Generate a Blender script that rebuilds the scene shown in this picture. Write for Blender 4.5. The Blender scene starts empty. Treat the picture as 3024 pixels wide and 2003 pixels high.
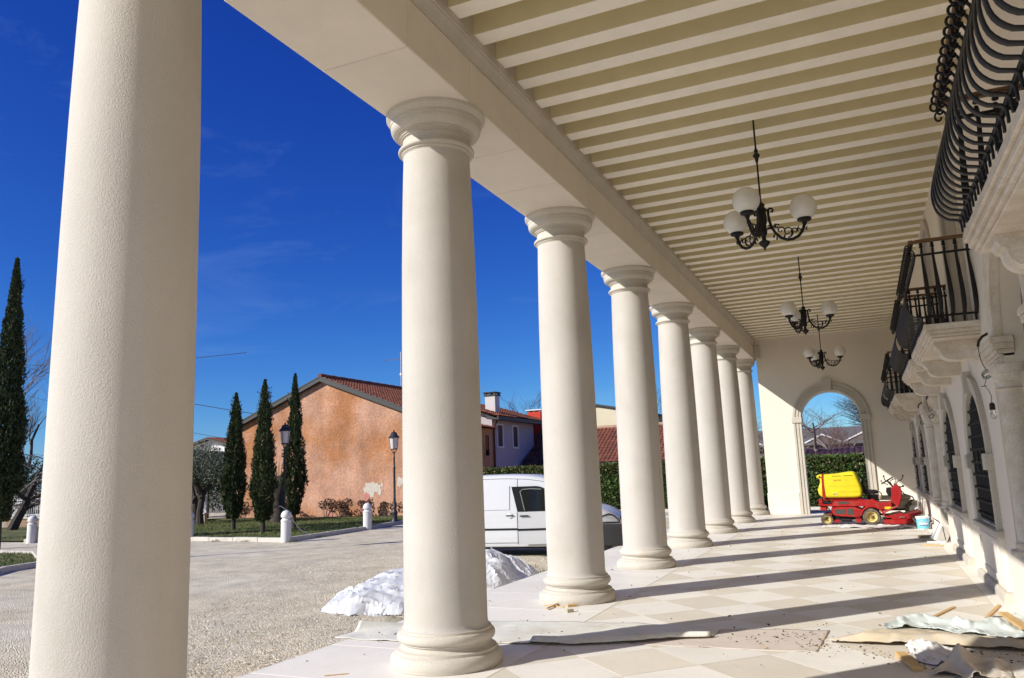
import bpy, bmesh, math, random
import numpy as np
from mathutils import Vector, Matrix, noise
R = math.radians
rng = random.Random(7)
nrg = np.random.default_rng(11)
scene = bpy.context.scene
C = scene.collection

# ------------------------------------------------------------------ camera
cam_data = bpy.data.cameras.new('camera')
cam = bpy.data.objects.new('camera', cam_data)
C.objects.link(cam)
right = Vector((0.91260274, 0.40729705, -0.03557177))
up = Vector((0.10078015, -0.13978156, 0.98504034))
fwd = Vector((-0.39623175, 0.90253544, 0.1686125))
m = Matrix((right, up, -fwd)).transposed().to_4x4()
m.translation = Vector((3.57216, -6.445, 1.62832))
cam.matrix_world = m
cam_data.sensor_width = 36.0
cam_data.lens = 27.6
cam_data.clip_start = 0.05
cam_data.clip_end = 3000
scene.camera = cam

# ------------------------------------------------------------------ sky and sun
SUN_EL, SUN_ROT = R(30.2), R(222.3)
world = bpy.data.worlds.new('World')
scene.world = world
world.use_nodes = True
wn, wl = world.node_tree.nodes, world.node_tree.links
wn.clear()
wo = wn.new('ShaderNodeOutputWorld')
bg = wn.new('ShaderNodeBackground')
sky = wn.new('ShaderNodeTexSky')
sky.sky_type = 'NISHITA'
sky.sun_disc = False
sky.sun_elevation = SUN_EL
sky.sun_rotation = SUN_ROT
sky.altitude = 900
sky.air_density = 0.95
sky.dust_density = 0.45
sky.ozone_density = 6.0
bg.inputs['Strength'].default_value = 0.105
# thin streaks of cirrus all over the sky
tc = wn.new('ShaderNodeTexCoord')
mp = wn.new('ShaderNodeMapping')
mp.inputs['Rotation'].default_value = (0.25, 0.1, 0.6)
mp.inputs['Scale'].default_value = (1.2, 3.2, 9.0)
nz = wn.new('ShaderNodeTexNoise')
nz.inputs['Scale'].default_value = 1.6
nz.inputs['Detail'].default_value = 7
nz.inputs['Roughness'].default_value = 0.62
nz.inputs['Distortion'].default_value = 0.7
cr = wn.new('ShaderNodeValToRGB')
cr.color_ramp.elements[0].position = 0.56
cr.color_ramp.elements[0].color = (0, 0, 0, 1)
cr.color_ramp.elements[1].position = 0.86
cr.color_ramp.elements[1].color = (0.10, 0.10, 0.10, 1)
mx = wn.new('ShaderNodeMix')
mx.data_type = 'RGBA'
mx.inputs[7].default_value = (3.4, 4.6, 6.4, 1)
# the deep polarised blue of the photograph: a response curve for each channel of the sky
sep = wn.new('ShaderNodeSeparateColor')
hs = wn.new('ShaderNodeCombineColor')
for ch, (pw, gain) in enumerate(((1.8, 0.150), (1.55, 0.250), (0.9, 0.95))):
    pn = wn.new('ShaderNodeMath'); pn.operation = 'POWER'; pn.inputs[1].default_value = pw
    gn = wn.new('ShaderNodeMath'); gn.operation = 'MULTIPLY'; gn.inputs[1].default_value = gain
    wl.new(sep.outputs[ch], pn.inputs[0]); wl.new(pn.outputs[0], gn.inputs[0]); wl.new(gn.outputs[0], hs.inputs[ch])
wl.new(tc.outputs['Generated'], mp.inputs['Vector'])
wl.new(mp.outputs['Vector'], nz.inputs['Vector'])
wl.new(nz.outputs['Fac'], cr.inputs['Fac'])
wl.new(cr.outputs['Color'], mx.inputs[0])
wl.new(sky.outputs['Color'], sep.inputs[0])
wl.new(hs.outputs[0], mx.inputs[6])
wl.new(mx.outputs[2], bg.inputs['Color'])
wl.new(bg.outputs['Background'], wo.inputs['Surface'])

sun_data = bpy.data.lights.new('sun', 'SUN')
sun_data.energy = 4.0
sun_data.angle = R(0.53)
sun_data.color = (1.0, 0.965, 0.885)
sun = bpy.data.objects.new('sun', sun_data)
C.objects.link(sun)
sdir = Vector((math.sin(SUN_ROT) * math.cos(SUN_EL), math.cos(SUN_ROT) * math.cos(SUN_EL), math.sin(SUN_EL)))
sun.rotation_euler = sdir.to_track_quat('Z', 'Y').to_euler()
sun.location = (-30, -30, 40)

vs = scene.view_settings
vs.view_transform = 'Standard'
vs.look = 'None'
vs.exposure = 0.57
vs.gamma = 1.0
vs.use_curve_mapping = False
scene.cycles.max_bounces = 12
scene.cycles.diffuse_bounces = 9
scene.cycles.glossy_bounces = 3
scene.cycles.transmission_bounces = 4
scene.cycles.caustics_reflective = False
scene.cycles.caustics_refractive = False
scene.cycles.use_denoising = True

# ------------------------------------------------------------------ materials
MATS = {}
def mat(name, col, rough=0.8, var=None, bump=None, metal=0.0, spec=0.5, two=None, fine=None, alpha=None, rnd=None, streak=None, crack=None):
    """col base colour; var=(scale, amount) brightness mottling; two=(colour, scale, lo, hi) second tone in patches;
    bump=(scale, strength, distance) relief; fine=(scale, amount) fine speckle"""
    if name in MATS:
        return MATS[name]
    M = bpy.data.materials.new(name)
    M.use_nodes = True
    n, l = M.node_tree.nodes, M.node_tree.links
    b = n['Principled BSDF']
    b.inputs['Roughness'].default_value = rough
    b.inputs['Metallic'].default_value = metal
    b.inputs['Specular IOR Level'].default_value = spec
    b.inputs['Base Color'].default_value = (*col, 1)
    if var or bump or two or fine or rnd:
        t = n.new('ShaderNodeTexCoord')
        oi = n.new('ShaderNodeObjectInfo')
        ml = n.new('ShaderNodeMath'); ml.operation = 'MULTIPLY'; ml.inputs[1].default_value = 57.0
        l.new(oi.outputs['Random'], ml.inputs[0])
        ad = n.new('ShaderNodeVectorMath'); ad.operation = 'ADD'
        l.new(t.outputs['Object'], ad.inputs[0])
        l.new(ml.outputs[0], ad.inputs[1])
        vec = ad.outputs[0]
        cur = None
        def noise_node(scale, detail=5, rough_=0.6):
            q = n.new('ShaderNodeTexNoise')
            q.inputs['Scale'].default_value = scale
            q.inputs['Detail'].default_value = detail
            q.inputs['Roughness'].default_value = rough_
            l.new(vec, q.inputs['Vector'])
            return q.outputs['Fac']
        def mixc(fac, a, c):
            x = n.new('ShaderNodeMix'); x.data_type = 'RGBA'
            l.new(fac, x.inputs[0])
            for sock, v in ((x.inputs[6], a), (x.inputs[7], c)):
                if isinstance(v, tuple): sock.default_value = (*v, 1)
                else: l.new(v, sock)
            return x.outputs[2]
        def ramp(fac, lo, hi):
            x = n.new('ShaderNodeMapRange'); x.clamp = True
            x.inputs['From Min'].default_value = lo; x.inputs['From Max'].default_value = hi
            l.new(fac, x.inputs['Value'])
            return x.outputs['Result']
        cur = col
        if two:
            c2, sc, lo, hi = two
            cur = mixc(ramp(noise_node(sc), lo, hi), col, tuple(c2))
        def modulate(cur, sc, am, detail):
            f = ramp(noise_node(sc, detail), 0.25, 0.75)
            hv = n.new('ShaderNodeHueSaturation')
            x = n.new('ShaderNodeMapRange')
            x.inputs['To Min'].default_value = 1 - am; x.inputs['To Max'].default_value = 1 + am
            l.new(f, x.inputs['Value']); l.new(x.outputs['Result'], hv.inputs['Value'])
            if isinstance(cur, tuple): hv.inputs['Color'].default_value = (*cur, 1)
            else: l.new(cur, hv.inputs['Color'])
            return hv.outputs['Color']
        if var: cur = modulate(cur, var[0], var[1], 5)
        if fine: cur = modulate(cur, fine[0], fine[1], 2)
        if streak:                      # weather runs: noise drawn out vertically
            vm = n.new('ShaderNodeVectorMath'); vm.operation = 'MULTIPLY'
            vm.inputs[1].default_value = (streak[0], streak[0], streak[0] * streak[2])
            l.new(vec, vm.inputs[0])
            sn = n.new('ShaderNodeTexNoise'); sn.inputs['Scale'].default_value = 1.0; sn.inputs['Detail'].default_value = 5
            l.new(vm.outputs[0], sn.inputs['Vector'])
            hv = n.new('ShaderNodeHueSaturation')
            x = n.new('ShaderNodeMapRange')
            x.inputs['From Min'].default_value = 0.35; x.inputs['From Max'].default_value = 0.65
            x.inputs['To Min'].default_value = 1 - streak[1]; x.inputs['To Max'].default_value = 1 + streak[1] * .6
            l.new(sn.outputs['Fac'], x.inputs['Value']); l.new(x.outputs['Result'], hv.inputs['Value'])
            if isinstance(cur, tuple): hv.inputs['Color'].default_value = (*cur, 1)
            else: l.new(cur, hv.inputs['Color'])
            cur = hv.outputs['Color']
        if crack:                       # sparse hairline cracks
            wv = n.new('ShaderNodeTexNoise'); wv.inputs['Scale'].default_value = 5.0; wv.inputs['Detail'].default_value = 4
            l.new(vec, wv.inputs['Vector'])
            av = n.new('ShaderNodeVectorMath'); av.operation = 'MULTIPLY_ADD'
            av.inputs[1].default_value = (0.22, 0.22, 0.22)
            l.new(wv.outputs['Color'], av.inputs[0]); l.new(vec, av.inputs[2])
            sq = n.new('ShaderNodeVectorMath'); sq.operation = 'MULTIPLY'; sq.inputs[1].default_value = (1, 1, 0.35)
            l.new(av.outputs[0], sq.inputs[0])
            vv_ = n.new('ShaderNodeTexVoronoi'); vv_.feature = 'DISTANCE_TO_EDGE'; vv_.inputs['Scale'].default_value = crack[0]
            l.new(sq.outputs[0], vv_.inputs['Vector'])
            ln = n.new('ShaderNodeMapRange'); ln.inputs['From Min'].default_value = 0.0; ln.inputs['From Max'].default_value = crack[1]
            ln.inputs['To Min'].default_value = 1.0; ln.inputs['To Max'].default_value = 0.0
            l.new(vv_.outputs['Distance'], ln.inputs['Value'])
            mk = ramp(noise_node(1.3, 2), 0.56, 0.66)
            pm = n.new('ShaderNodeMath'); pm.operation = 'MULTIPLY'; l.new(ln.outputs[0], pm.inputs[0]); l.new(mk, pm.inputs[1])
            p5 = n.new('ShaderNodeMath'); p5.operation = 'MULTIPLY'; p5.inputs[1].default_value = 0.55; l.new(pm.outputs[0], p5.inputs[0])
            cur = mixc(p5.outputs[0], cur, (0.22, 0.18, 0.14))
        if rnd:                         # each piece a little lighter or darker than the next
            hv = n.new('ShaderNodeHueSaturation')
            x = n.new('ShaderNodeMapRange')
            x.inputs['To Min'].default_value = 1 - rnd; x.inputs['To Max'].default_value = 1 + rnd
            l.new(oi.outputs['Random'], x.inputs['Value']); l.new(x.outputs['Result'], hv.inputs['Value'])
            if isinstance(cur, tuple): hv.inputs['Color'].default_value = (*cur, 1)
            else: l.new(cur, hv.inputs['Color'])
            cur = hv.outputs['Color']
        if not isinstance(cur, tuple): l.new(cur, b.inputs['Base Color'])
        if bump:
            bn = n.new('ShaderNodeBump')
            bn.inputs['Strength'].default_value = bump[1]
            bn.inputs['Distance'].default_value = bump[2]
            l.new(noise_node(bump[0], 4, 0.55), bn.inputs['Height'])
            l.new(bn.outputs['Normal'], b.inputs['Normal'])
    if alpha is not None:
        b.inputs['Transmission Weight'].default_value = alpha
    MATS[name] = M
    return M

M_STONE = mat('column_stone', (0.515, 0.476, 0.43), 0.85, streak=(3.0, 0.06, 0.12), rnd=0.02, var=(1.4, 0.06), bump=(115, 1.0, 0.004), fine=(190, 0.05), two=((0.455, 0.42, 0.36), 1.1, 0.55, 0.8))
M_CARVED = mat('carved_stone', (0.525, 0.48, 0.412), 0.8, rnd=0.03, var=(3, 0.08), bump=(160, 0.35, 0.002), fine=(70, 0.10), two=((0.47, 0.40, 0.31), 5, 0.58, 0.85))
M_BEAM = mat('architrave_stone', (0.70, 0.635, 0.545), 0.85, rnd=0.035, var=(2, 0.05), bump=(140, 0.3, 0.002), fine=(110, 0.05))
M_TRAV = mat('travertine', (0.60, 0.52, 0.42), 0.85, var=(6, 0.1), bump=(90, 0.5, 0.004), fine=(60, 0.13), two=((0.68, 0.63, 0.56), 3, 0.4, 0.7))
M_PLASTER = mat('cream_plaster', (0.745, 0.678, 0.59), 0.92, streak=(1.2, 0.03, 0.15), var=(0.7, 0.045), bump=(60, 0.25, 0.003), fine=(30, 0.02))
M_JOISTW = mat('pale_wood_paint', (0.88, 0.83, 0.73), 0.7, rnd=0.035, var=(5, 0.05), bump=(40, 0.2, 0.002))
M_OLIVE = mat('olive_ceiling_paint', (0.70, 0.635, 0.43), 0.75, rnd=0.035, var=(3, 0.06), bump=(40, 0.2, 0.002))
M_TILE_L = mat('pale_limestone_tile', (0.77, 0.728, 0.662), 0.55, rnd=0.035, var=(2.5, 0.045), bump=(50, 0.1, 0.002), fine=(24, 0.03), two=((0.72, 0.675, 0.595), 1.3, 0.5, 0.8), spec=0.3)
M_TILE_D = mat('beige_limestone_tile', (0.67, 0.61, 0.51), 0.55, rnd=0.045, var=(2.5, 0.05), bump=(50, 0.1, 0.002), fine=(24, 0.04), two=((0.68, 0.61, 0.52), 1.5, 0.5, 0.8), spec=0.3)
M_GROUT = mat('grout', (0.45, 0.40, 0.34), 0.95)
M_IRON = mat('black_iron', (0.010, 0.010, 0.012), 0.5, bump=(60, 0.3, 0.002), spec=0.3, var=(9, 0.2))
M_WOODRAIL = mat('varnished_handrail', (0.13, 0.06, 0.02), 0.45, var=(8, 0.15))
M_GLASS_D = mat('dark_window_glass', (0.010, 0.012, 0.013), 0.05, spec=0.4)
M_FRAME = mat('sage_window_frame', (0.33, 0.34, 0.27), 0.6)
M_GLOBE = mat('opal_globe', (0.72, 0.70, 0.66), 0.22, spec=0.6)
M_RED = mat('red_mower_paint', (0.35, 0.007, 0.009), 0.42, var=(7, 0.18), spec=0.45, fine=(40, 0.10), two=((0.27, 0.06, 0.035), 5, 0.5, 0.75))
M_YEL = mat('yellow_plastic', (0.70, 0.58, 0.012), 0.42, var=(5, 0.08), two=((0.55, 0.44, 0.03), 4, 0.55, 0.8))
M_BLACK = mat('black_plastic', (0.012, 0.012, 0.013), 0.5, var=(9, 0.2), spec=0.25)
M_TYRE = mat('dusty_tyre', (0.07, 0.058, 0.043), 0.9, var=(12, 0.3), two=((0.23, 0.18, 0.12), 7, 0.4, 0.75), bump=(40, 0.5, 0.01))
M_RIM = mat('cream_rim', (0.65, 0.52, 0.2), 0.5, two=((0.35, 0.23, 0.06), 9, 0.45, 0.7))
M_STEEL = mat('worn_steel', (0.4, 0.38, 0.36), 0.4, metal=0.8, var=(10, 0.2))
M_WOOD = mat('raw_pine', (0.56, 0.36, 0.15), 0.75, var=(14, 0.16), bump=(50, 0.3, 0.002))
M_VAN = mat('white_van_paint', (0.62, 0.62, 0.635), 0.22, spec=0.5, var=(1.2, 0.015))
M_DARKPL = mat('dark_grey_bumper', (0.035, 0.035, 0.037), 0.55)
M_ORANGE = mat('orange_render', (0.50, 0.275, 0.18), 0.95, streak=(1.1, 0.16, 0.3), two=((0.40, 0.17, 0.07), 0.34, 0.45, 0.62), var=(1.6, 0.16), fine=(8, 0.2), bump=(9, 0.9, 0.035))
M_BARE = mat('bare_plaster', (0.55, 0.49, 0.41), 0.95, var=(9, 0.2), bump=(25, 0.6, 0.01))
M_EAVE = mat('dark_grey_fascia', (0.032, 0.03, 0.03), 0.6)
M_ROOF = mat('terracotta_roof_tile', (0.27, 0.085, 0.045), 0.9, var=(3.0, 0.35), two=((0.13, 0.05, 0.035), 1.7, 0.45, 0.7), fine=(14, 0.3))
M_ROOFP = mat('violet_brown_tile', (0.16, 0.075, 0.12), 0.8, var=(3.0, 0.3), fine=(10, 0.25))
M_WHITEW = mat('white_render', (0.72, 0.70, 0.68), 0.9, var=(1.5, 0.04))
M_LILAC = mat('lilac_render', (0.46, 0.40, 0.42), 0.92, var=(1.5, 0.05))
M_REDW = mat('red_render', (0.55, 0.045, 0.02), 0.85, var=(2, 0.08))
M_CREAMW = mat('cream_yellow_render', (0.66, 0.58, 0.40), 0.9, var=(1.5, 0.05))
M_BOLL = mat('white_bollard_stone', (0.68, 0.66, 0.64), 0.75, var=(5, 0.05), bump=(60, 0.3, 0.003), two=((0.5, 0.46, 0.42), 4, 0.6, 0.85))
M_KERB = mat('pale_kerb_stone', (0.58, 0.53, 0.46), 0.9, var=(4, 0.09), bump=(40, 0.4, 0.005), two=((0.38, 0.33, 0.27), 2.2, 0.55, 0.8))
M_BARK = mat('grey_brown_bark', (0.062, 0.048, 0.037), 0.95, var=(8, 0.3), bump=(22, 0.9, 0.03))
M_TWIG = mat('pale_twig', (0.20, 0.165, 0.14), 0.95, var=(8, 0.2))
def leafmat(name, a, b, rough=0.6):
    M = mat(name, a, rough, two=(b, 9, 0.35, 0.65), var=(5.0, 0.35), spec=0.35)
    return M
M_CYP = leafmat('cypress_foliage', (0.026, 0.042, 0.012), (0.052, 0.068, 0.02))
M_HEDGE = leafmat('laurel_leaf', (0.045, 0.095, 0.022), (0.10, 0.15, 0.035), 0.38)
M_HEDGEB = leafmat('russet_leaf', (0.15, 0.085, 0.045), (0.09, 0.10, 0.03), 0.45)
M_OLIVEL = leafmat('olive_leaf', (0.10, 0.115, 0.07), (0.20, 0.215, 0.15))
M_PINE = leafmat('dark_needle', (0.02, 0.04, 0.02), (0.04, 0.06, 0.03))
M_GRASS = mat('winter_lawn', (0.07, 0.095, 0.016), 0.95, two=((0.19, 0.165, 0.06), 0.7, 0.42, 0.65), var=(3, 0.22), fine=(45, 0.3), bump=(70, 0.9, 0.03))
M_BLADE = mat('grass_blade', (0.075, 0.125, 0.02), 0.8, two=((0.20, 0.18, 0.06), 1.1, 0.45, 0.65))
M_DRY = mat('dry_flower_head', (0.14, 0.075, 0.045), 0.95, var=(10, 0.3))
M_LITTER = mat('dead_leaf', (0.20, 0.13, 0.075), 0.9, two=((0.09, 0.06, 0.045), 6, 0.4, 0.6))
M_SHEETW = mat('white_plastic_sheet', (0.64, 0.645, 0.655), 0.27, spec=0.6, var=(4, 0.05), bump=(12, 0.3, 0.012))
M_TARP = mat('grey_green_tarpaulin', (0.69, 0.675, 0.605), 0.7, var=(3, 0.08), fine=(40, 0.05), two=((0.58, 0.53, 0.45), 2.4, 0.52, 0.75))
M_TARPB = mat('pale_blue_grey_tarpaulin', (0.56, 0.60, 0.575), 0.7, var=(4, 0.06), fine=(60, 0.05), two=((0.42, 0.42, 0.38), 6, 0.58, 0.8))
M_FELT = mat('beige_felt', (0.57, 0.47, 0.33), 0.95, var=(6, 0.1), fine=(120, 0.06), two=((0.47, 0.43, 0.37), 4, 0.45, 0.7), bump=(150, 0.3, 0.002))
M_FELTP = mat('pinkish_felt', (0.59, 0.51, 0.44), 0.95, var=(4, 0.06), fine=(90, 0.06), bump=(150, 0.3, 0.002))
M_PAPER = mat('white_wrapping_sheet', (0.70, 0.67, 0.65), 0.85, var=(6, 0.04))
M_BUCKETB = mat('blue_bucket_label', (0.16, 0.50, 0.72), 0.4, var=(8, 0.08))
M_WHITEP = mat('white_plastic', (0.72, 0.71, 0.69), 0.45, var=(10, 0.04))
M_TEXTW = mat('white_print', (0.8, 0.8, 0.82), 0.5)
M_TEXTB = mat('navy_print', (0.05, 0.05, 0.2), 0.5)
M_TEXTR = mat('red_print', (0.42, 0.09, 0.02), 0.5)
M_LAMPG = mat('frosted_lamp_glass', (0.62, 0.56, 0.54), 0.3)
M_LAMPI = mat('lamp_iron', (0.03, 0.028, 0.032), 0.5, var=(9, 0.2))
M_WIRE = mat('cable_black', (0.012, 0.012, 0.012), 0.6)
M_GREENW = mat('green_wire', (0.05, 0.13, 0.05), 0.5)
M_BULB = mat('clear_bulb', (0.9, 0.9, 0.9), 0.05, alpha=0.9)
M_LAMPL = mat('headlight_lens', (0.55, 0.57, 0.6), 0.12, metal=0.3)
M_FENCE = mat('white_fence_paint', (0.60, 0.60, 0.62), 0.6)
M_BRICKW = mat('buff_brick', (0.42, 0.28, 0.18), 0.95, var=(4, 0.2))
M_LOWB = mat('brown_building', (0.14, 0.11, 0.10), 0.9, var=(1.0, 0.3))
M_CART = mat('dusty_beige_cart', (0.42, 0.36, 0.24), 0.7, var=(9, 0.2))

# ------------------------------------------------------------------ mesh helpers
class MB:
    def __init__(s):
        s.v, s.f, s.mi = [], [], []
    def add(s, vs, fs, mi=0):
        o = len(s.v)
        s.v += [tuple(p) for p in vs]
        s.f += [tuple(i + o for i in f) for f in fs]
        s.mi += [mi] * len(fs)
        return s
    def box(s, x0, x1, y0, y1, z0, z1, b=0.0, mi=0):
        if b <= 0:
            vs = [(x, y, z) for x in (x0, x1) for y in (y0, y1) for z in (z0, z1)]
            return s.add(vs, [(0, 1, 3, 2), (4, 6, 7, 5), (0, 4, 5, 1), (2, 3, 7, 6), (0, 2, 6, 4), (1, 5, 7, 3)], mi)
        vs, idx = [], {}
        X, Y, Z = (x0, x1), (y0, y1), (z0, z1)
        for i in (0, 1):
            for j in (0, 1):
                for k in (0, 1):
                    sx, sy, sz = 1 - 2 * i, 1 - 2 * j, 1 - 2 * k
                    for a in range(3):
                        p = [X[i] + sx * b, Y[j] + sy * b, Z[k] + sz * b]
                        p[a] = (X[i], Y[j], Z[k])[a]
                        idx[(i, j, k, a)] = len(vs); vs.append(tuple(p))
        fs = []
        for a in range(3):
            o1, o2 = [q for q in range(3) if q != a]
            for sd in (0, 1):
                ring = []
                for u, w in ((0, 0), (1, 0), (1, 1), (0, 1)):
                    c = [0, 0, 0]; c[a] = sd; c[o1] = u; c[o2] = w
                    ring.append(idx[(*c, a)])
                flip = (sd == 0) ^ (a == 1)
                fs.append(tuple(reversed(ring)) if flip else tuple(ring))
            for u in (0, 1):
                for w in (0, 1):
                    c0 = [0, 0, 0]; c1 = [0, 0, 0]
                    c0[a] = 0; c1[a] = 1; c0[o1] = c1[o1] = u; c0[o2] = c1[o2] = w
                    fs.append((idx[(*c0, o1)], idx[(*c1, o1)], idx[(*c1, o2)], idx[(*c0, o2)]))
        for i in (0, 1):
            for j in (0, 1):
                for k in (0, 1):
                    fs.append(tuple(idx[(i, j, k, a)] for a in range(3)))
        return s.add(vs, fs, mi)
    def lathe(s, prof, n=32, cx=0, cy=0, cz=0, caps=True, mi=0, axis='z'):
        vs, fs = [], []
        for r, z in prof:
            for i in range(n):
                a = 2 * math.pi * i / n
                if axis == 'z': vs.append((cx + r * math.cos(a), cy + r * math.sin(a), cz + z))
                elif axis == 'y': vs.append((cx + r * math.cos(a), cy + z, cz + r * math.sin(a)))
                else: vs.append((cx + z, cy + r * math.cos(a), cz + r * math.sin(a)))
        for j in range(len(prof) - 1):
            for i in range(n):
                a, b_ = j * n + i, j * n + (i + 1) % n
                fs.append((a, b_, b_ + n, a + n))
        if caps:
            fs.append(tuple(reversed(range(n))))
            o = (len(prof) - 1) * n
            fs.append(tuple(range(o, o + n)))
        return s.add(vs, fs, mi)
    def tube(s, pts, r, n=6, caps=True, mi=0, flat=None, upv=None, closed=False):
        """r: radius or list; flat: thickness factor across the binormal"""
        pts = [Vector(p) for p in pts]
        N = len(pts)
        rr = r if isinstance(r, (list, tuple)) else [r] * N
        vs, fs = [], []
        prev = None
        for i in range(N):
            if closed: t = pts[(i + 1) % N] - pts[i - 1]
            else: t = pts[min(i + 1, N - 1)] - pts[max(i - 1, 0)]
            if t.length < 1e-9: t = Vector((0, 0, 1))
            t.normalize()
            if upv is not None: ref = Vector(upv)
            elif prev is not None: ref = prev
            else: ref = Vector((0, 0, 1)) if abs(t.z) < 0.9 else Vector((1, 0, 0))
            b_ = t.cross(ref)
            if b_.length < 1e-6: b_ = t.cross(Vector((0.3, 0.5, 0.8)))
            b_.normalize()
            nn = b_.cross(t).normalized()
            prev = nn
            for k in range(n):
                a = 2 * math.pi * k / n
                f1 = flat if flat else 1.0
                vs.append(pts[i] + nn * (math.cos(a) * rr[i]) + b_ * (math.sin(a) * rr[i] * f1))
        for i in range(N if closed else N - 1):
            for k in range(n):
                a, b2 = i * n + k, i * n + (k + 1) % n
                j = ((i + 1) % N) * n
                fs.append((a, b2, j + (k + 1) % n, j + k))
        if caps and not closed:
            fs.append(tuple(reversed(range(n))))
            fs.append(tuple(range((N - 1) * n, N * n)))
        return s.add(vs, fs, mi)
    def prism(s, poly, a0, a1, plane='xz', mi=0):
        """poly (p,q) outline extruded along the remaining axis from a0 to a1"""
        def P(p, q, a):
            return {'xz': (p, a, q), 'yz': (a, p, q), 'xy': (p, q, a)}[plane]
        n = len(poly)
        vs = [P(p, q, a0) for p, q in poly] + [P(p, q, a1) for p, q in poly]
        fs = [(i, (i + 1) % n, n + (i + 1) % n, n + i) for i in range(n)]
        fs += [tuple(reversed(range(n))), tuple(range(n, 2 * n))]
        return s.add(vs, fs, mi)
    def strip(s, A, B, mi=0):
        n = len(A)
        return s.add(list(A) + list(B), [(i, i + 1, n + i + 1, n + i) for i in range(n - 1)], mi)
    def sphere(s, c, r, n=16, mi=0, sz=1.0):
        k = n // 2
        prof = [(max(1e-4, r * math.sin(math.pi * j / k)), -r * sz * math.cos(math.pi * j / k)) for j in range(k + 1)]
        return s.lathe(prof, n, c[0], c[1], c[2], caps=False, mi=mi)
    def mesh(s, name):
        me = bpy.data.meshes.new(name)
        me.from_pydata(s.v, [], s.f)
        return me

def fixn(me):
    bm = bmesh.new(); bm.from_mesh(me)
    bmesh.ops.recalc_face_normals(bm, faces=bm.faces)
    bm.to_mesh(me); bm.free()

def obj(name, mb, mats, parent=None, loc=None, rot=None, smooth=None, fix=True):
    me = mb.mesh(name) if isinstance(mb, MB) else mb
    if isinstance(mb, MB):
        if not isinstance(mats, (list, tuple)): mats = [mats]
        for q in mats: me.materials.append(q)
        if len(mats) > 1: me.polygons.foreach_set('material_index', mb.mi)
        if fix: fixn(me)
        if smooth is not None:
            me.polygons.foreach_set('use_smooth', [True] * len(me.polygons))
            if smooth < 3.1:
                me.set_sharp_from_angle(angle=smooth)
    o = bpy.data.objects.new(name, me)
    C.objects.link(o)
    if parent: o.parent = parent
    if loc is not None: o.location = loc
    if rot is not None: o.rotation_euler = rot
    return o
SM = R(38)

def tag(o, label=None, cat=None, group=None, kind=None):
    if label: o['label'] = label
    if cat: o['category'] = cat
    if group: o['group'] = group
    if kind: o['kind'] = kind
    return o
def thing(name, label, cat, loc=(0, 0, 0), rz=0.0, group=None):
    o = bpy.data.objects.new(name, None)
    o.empty_display_size = 0.2
    C.objects.link(o)
    o.location = loc
    o.rotation_euler = (0, 0, rz)
    return tag(o, label, cat, group)
def copy_tree(o, parent=None):
    c = o.copy(); C.objects.link(c); c.parent = parent
    for ch in list(o.children): copy_tree(ch, c)
    return c
def cards(name, V, mats, parent=None, mi=None, loc=None):
    """V (n,k,3) array: n separate little polygons with k corners"""
    n, k = V.shape[:2]
    me = bpy.data.meshes.new(name)
    me.vertices.add(n * k)
    me.vertices.foreach_set('co', V.reshape(-1).astype(np.float32))
    me.loops.add(n * k)
    me.loops.foreach_set('vertex_index', np.arange(n * k, dtype=np.int32))
    me.polygons.add(n)
    me.polygons.foreach_set('loop_start', np.arange(0, n * k, k, dtype=np.int32))
    me.polygons.foreach_set('loop_total', np.full(n, k, dtype=np.int32))
    if not isinstance(mats, (list, tuple)): mats = [mats]
    for q in mats: me.materials.append(q)
    if mi is not None: me.polygons.foreach_set('material_index', np.asarray(mi, dtype=np.int32))
    me.update(calc_edges=True)
    o = bpy.data.objects.new(name, me)
    C.objects.link(o)
    if parent: o.parent = parent
    if loc is not None: o.location = loc
    return o
def unit(a):
    return a / np.maximum(1e-9, np.linalg.norm(a, axis=-1, keepdims=True))
def leaf_cards(P, D, L, Wd, spread=1.0):
    """pointed leaves at P along D (n,3), lengths L, widths Wd"""
    n = len(P)
    side = unit(np.cross(D, nrg.normal(size=(n, 3))))
    L = np.broadcast_to(np.asarray(L, float).reshape(-1, 1), (n, 1)); Wd = np.broadcast_to(np.asarray(Wd, float).reshape(-1, 1), (n, 1))
    nn = np.cross(side, D)
    a = P; b = P + D * L * 0.5 + side * Wd * 0.5 + nn * Wd * 0.12; c = P + D * L; d = P + D * L * 0.5 - side * Wd * 0.5 + nn * Wd * 0.12
    return np.stack([a, b, c, d], 1)
def arc(cy, cz, r, a0, a1, n):
    return [(cy + r * math.cos(a0 + (a1 - a0) * i / n), cz + r * math.sin(a0 + (a1 - a0) * i / n)) for i in range(n + 1)]

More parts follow.
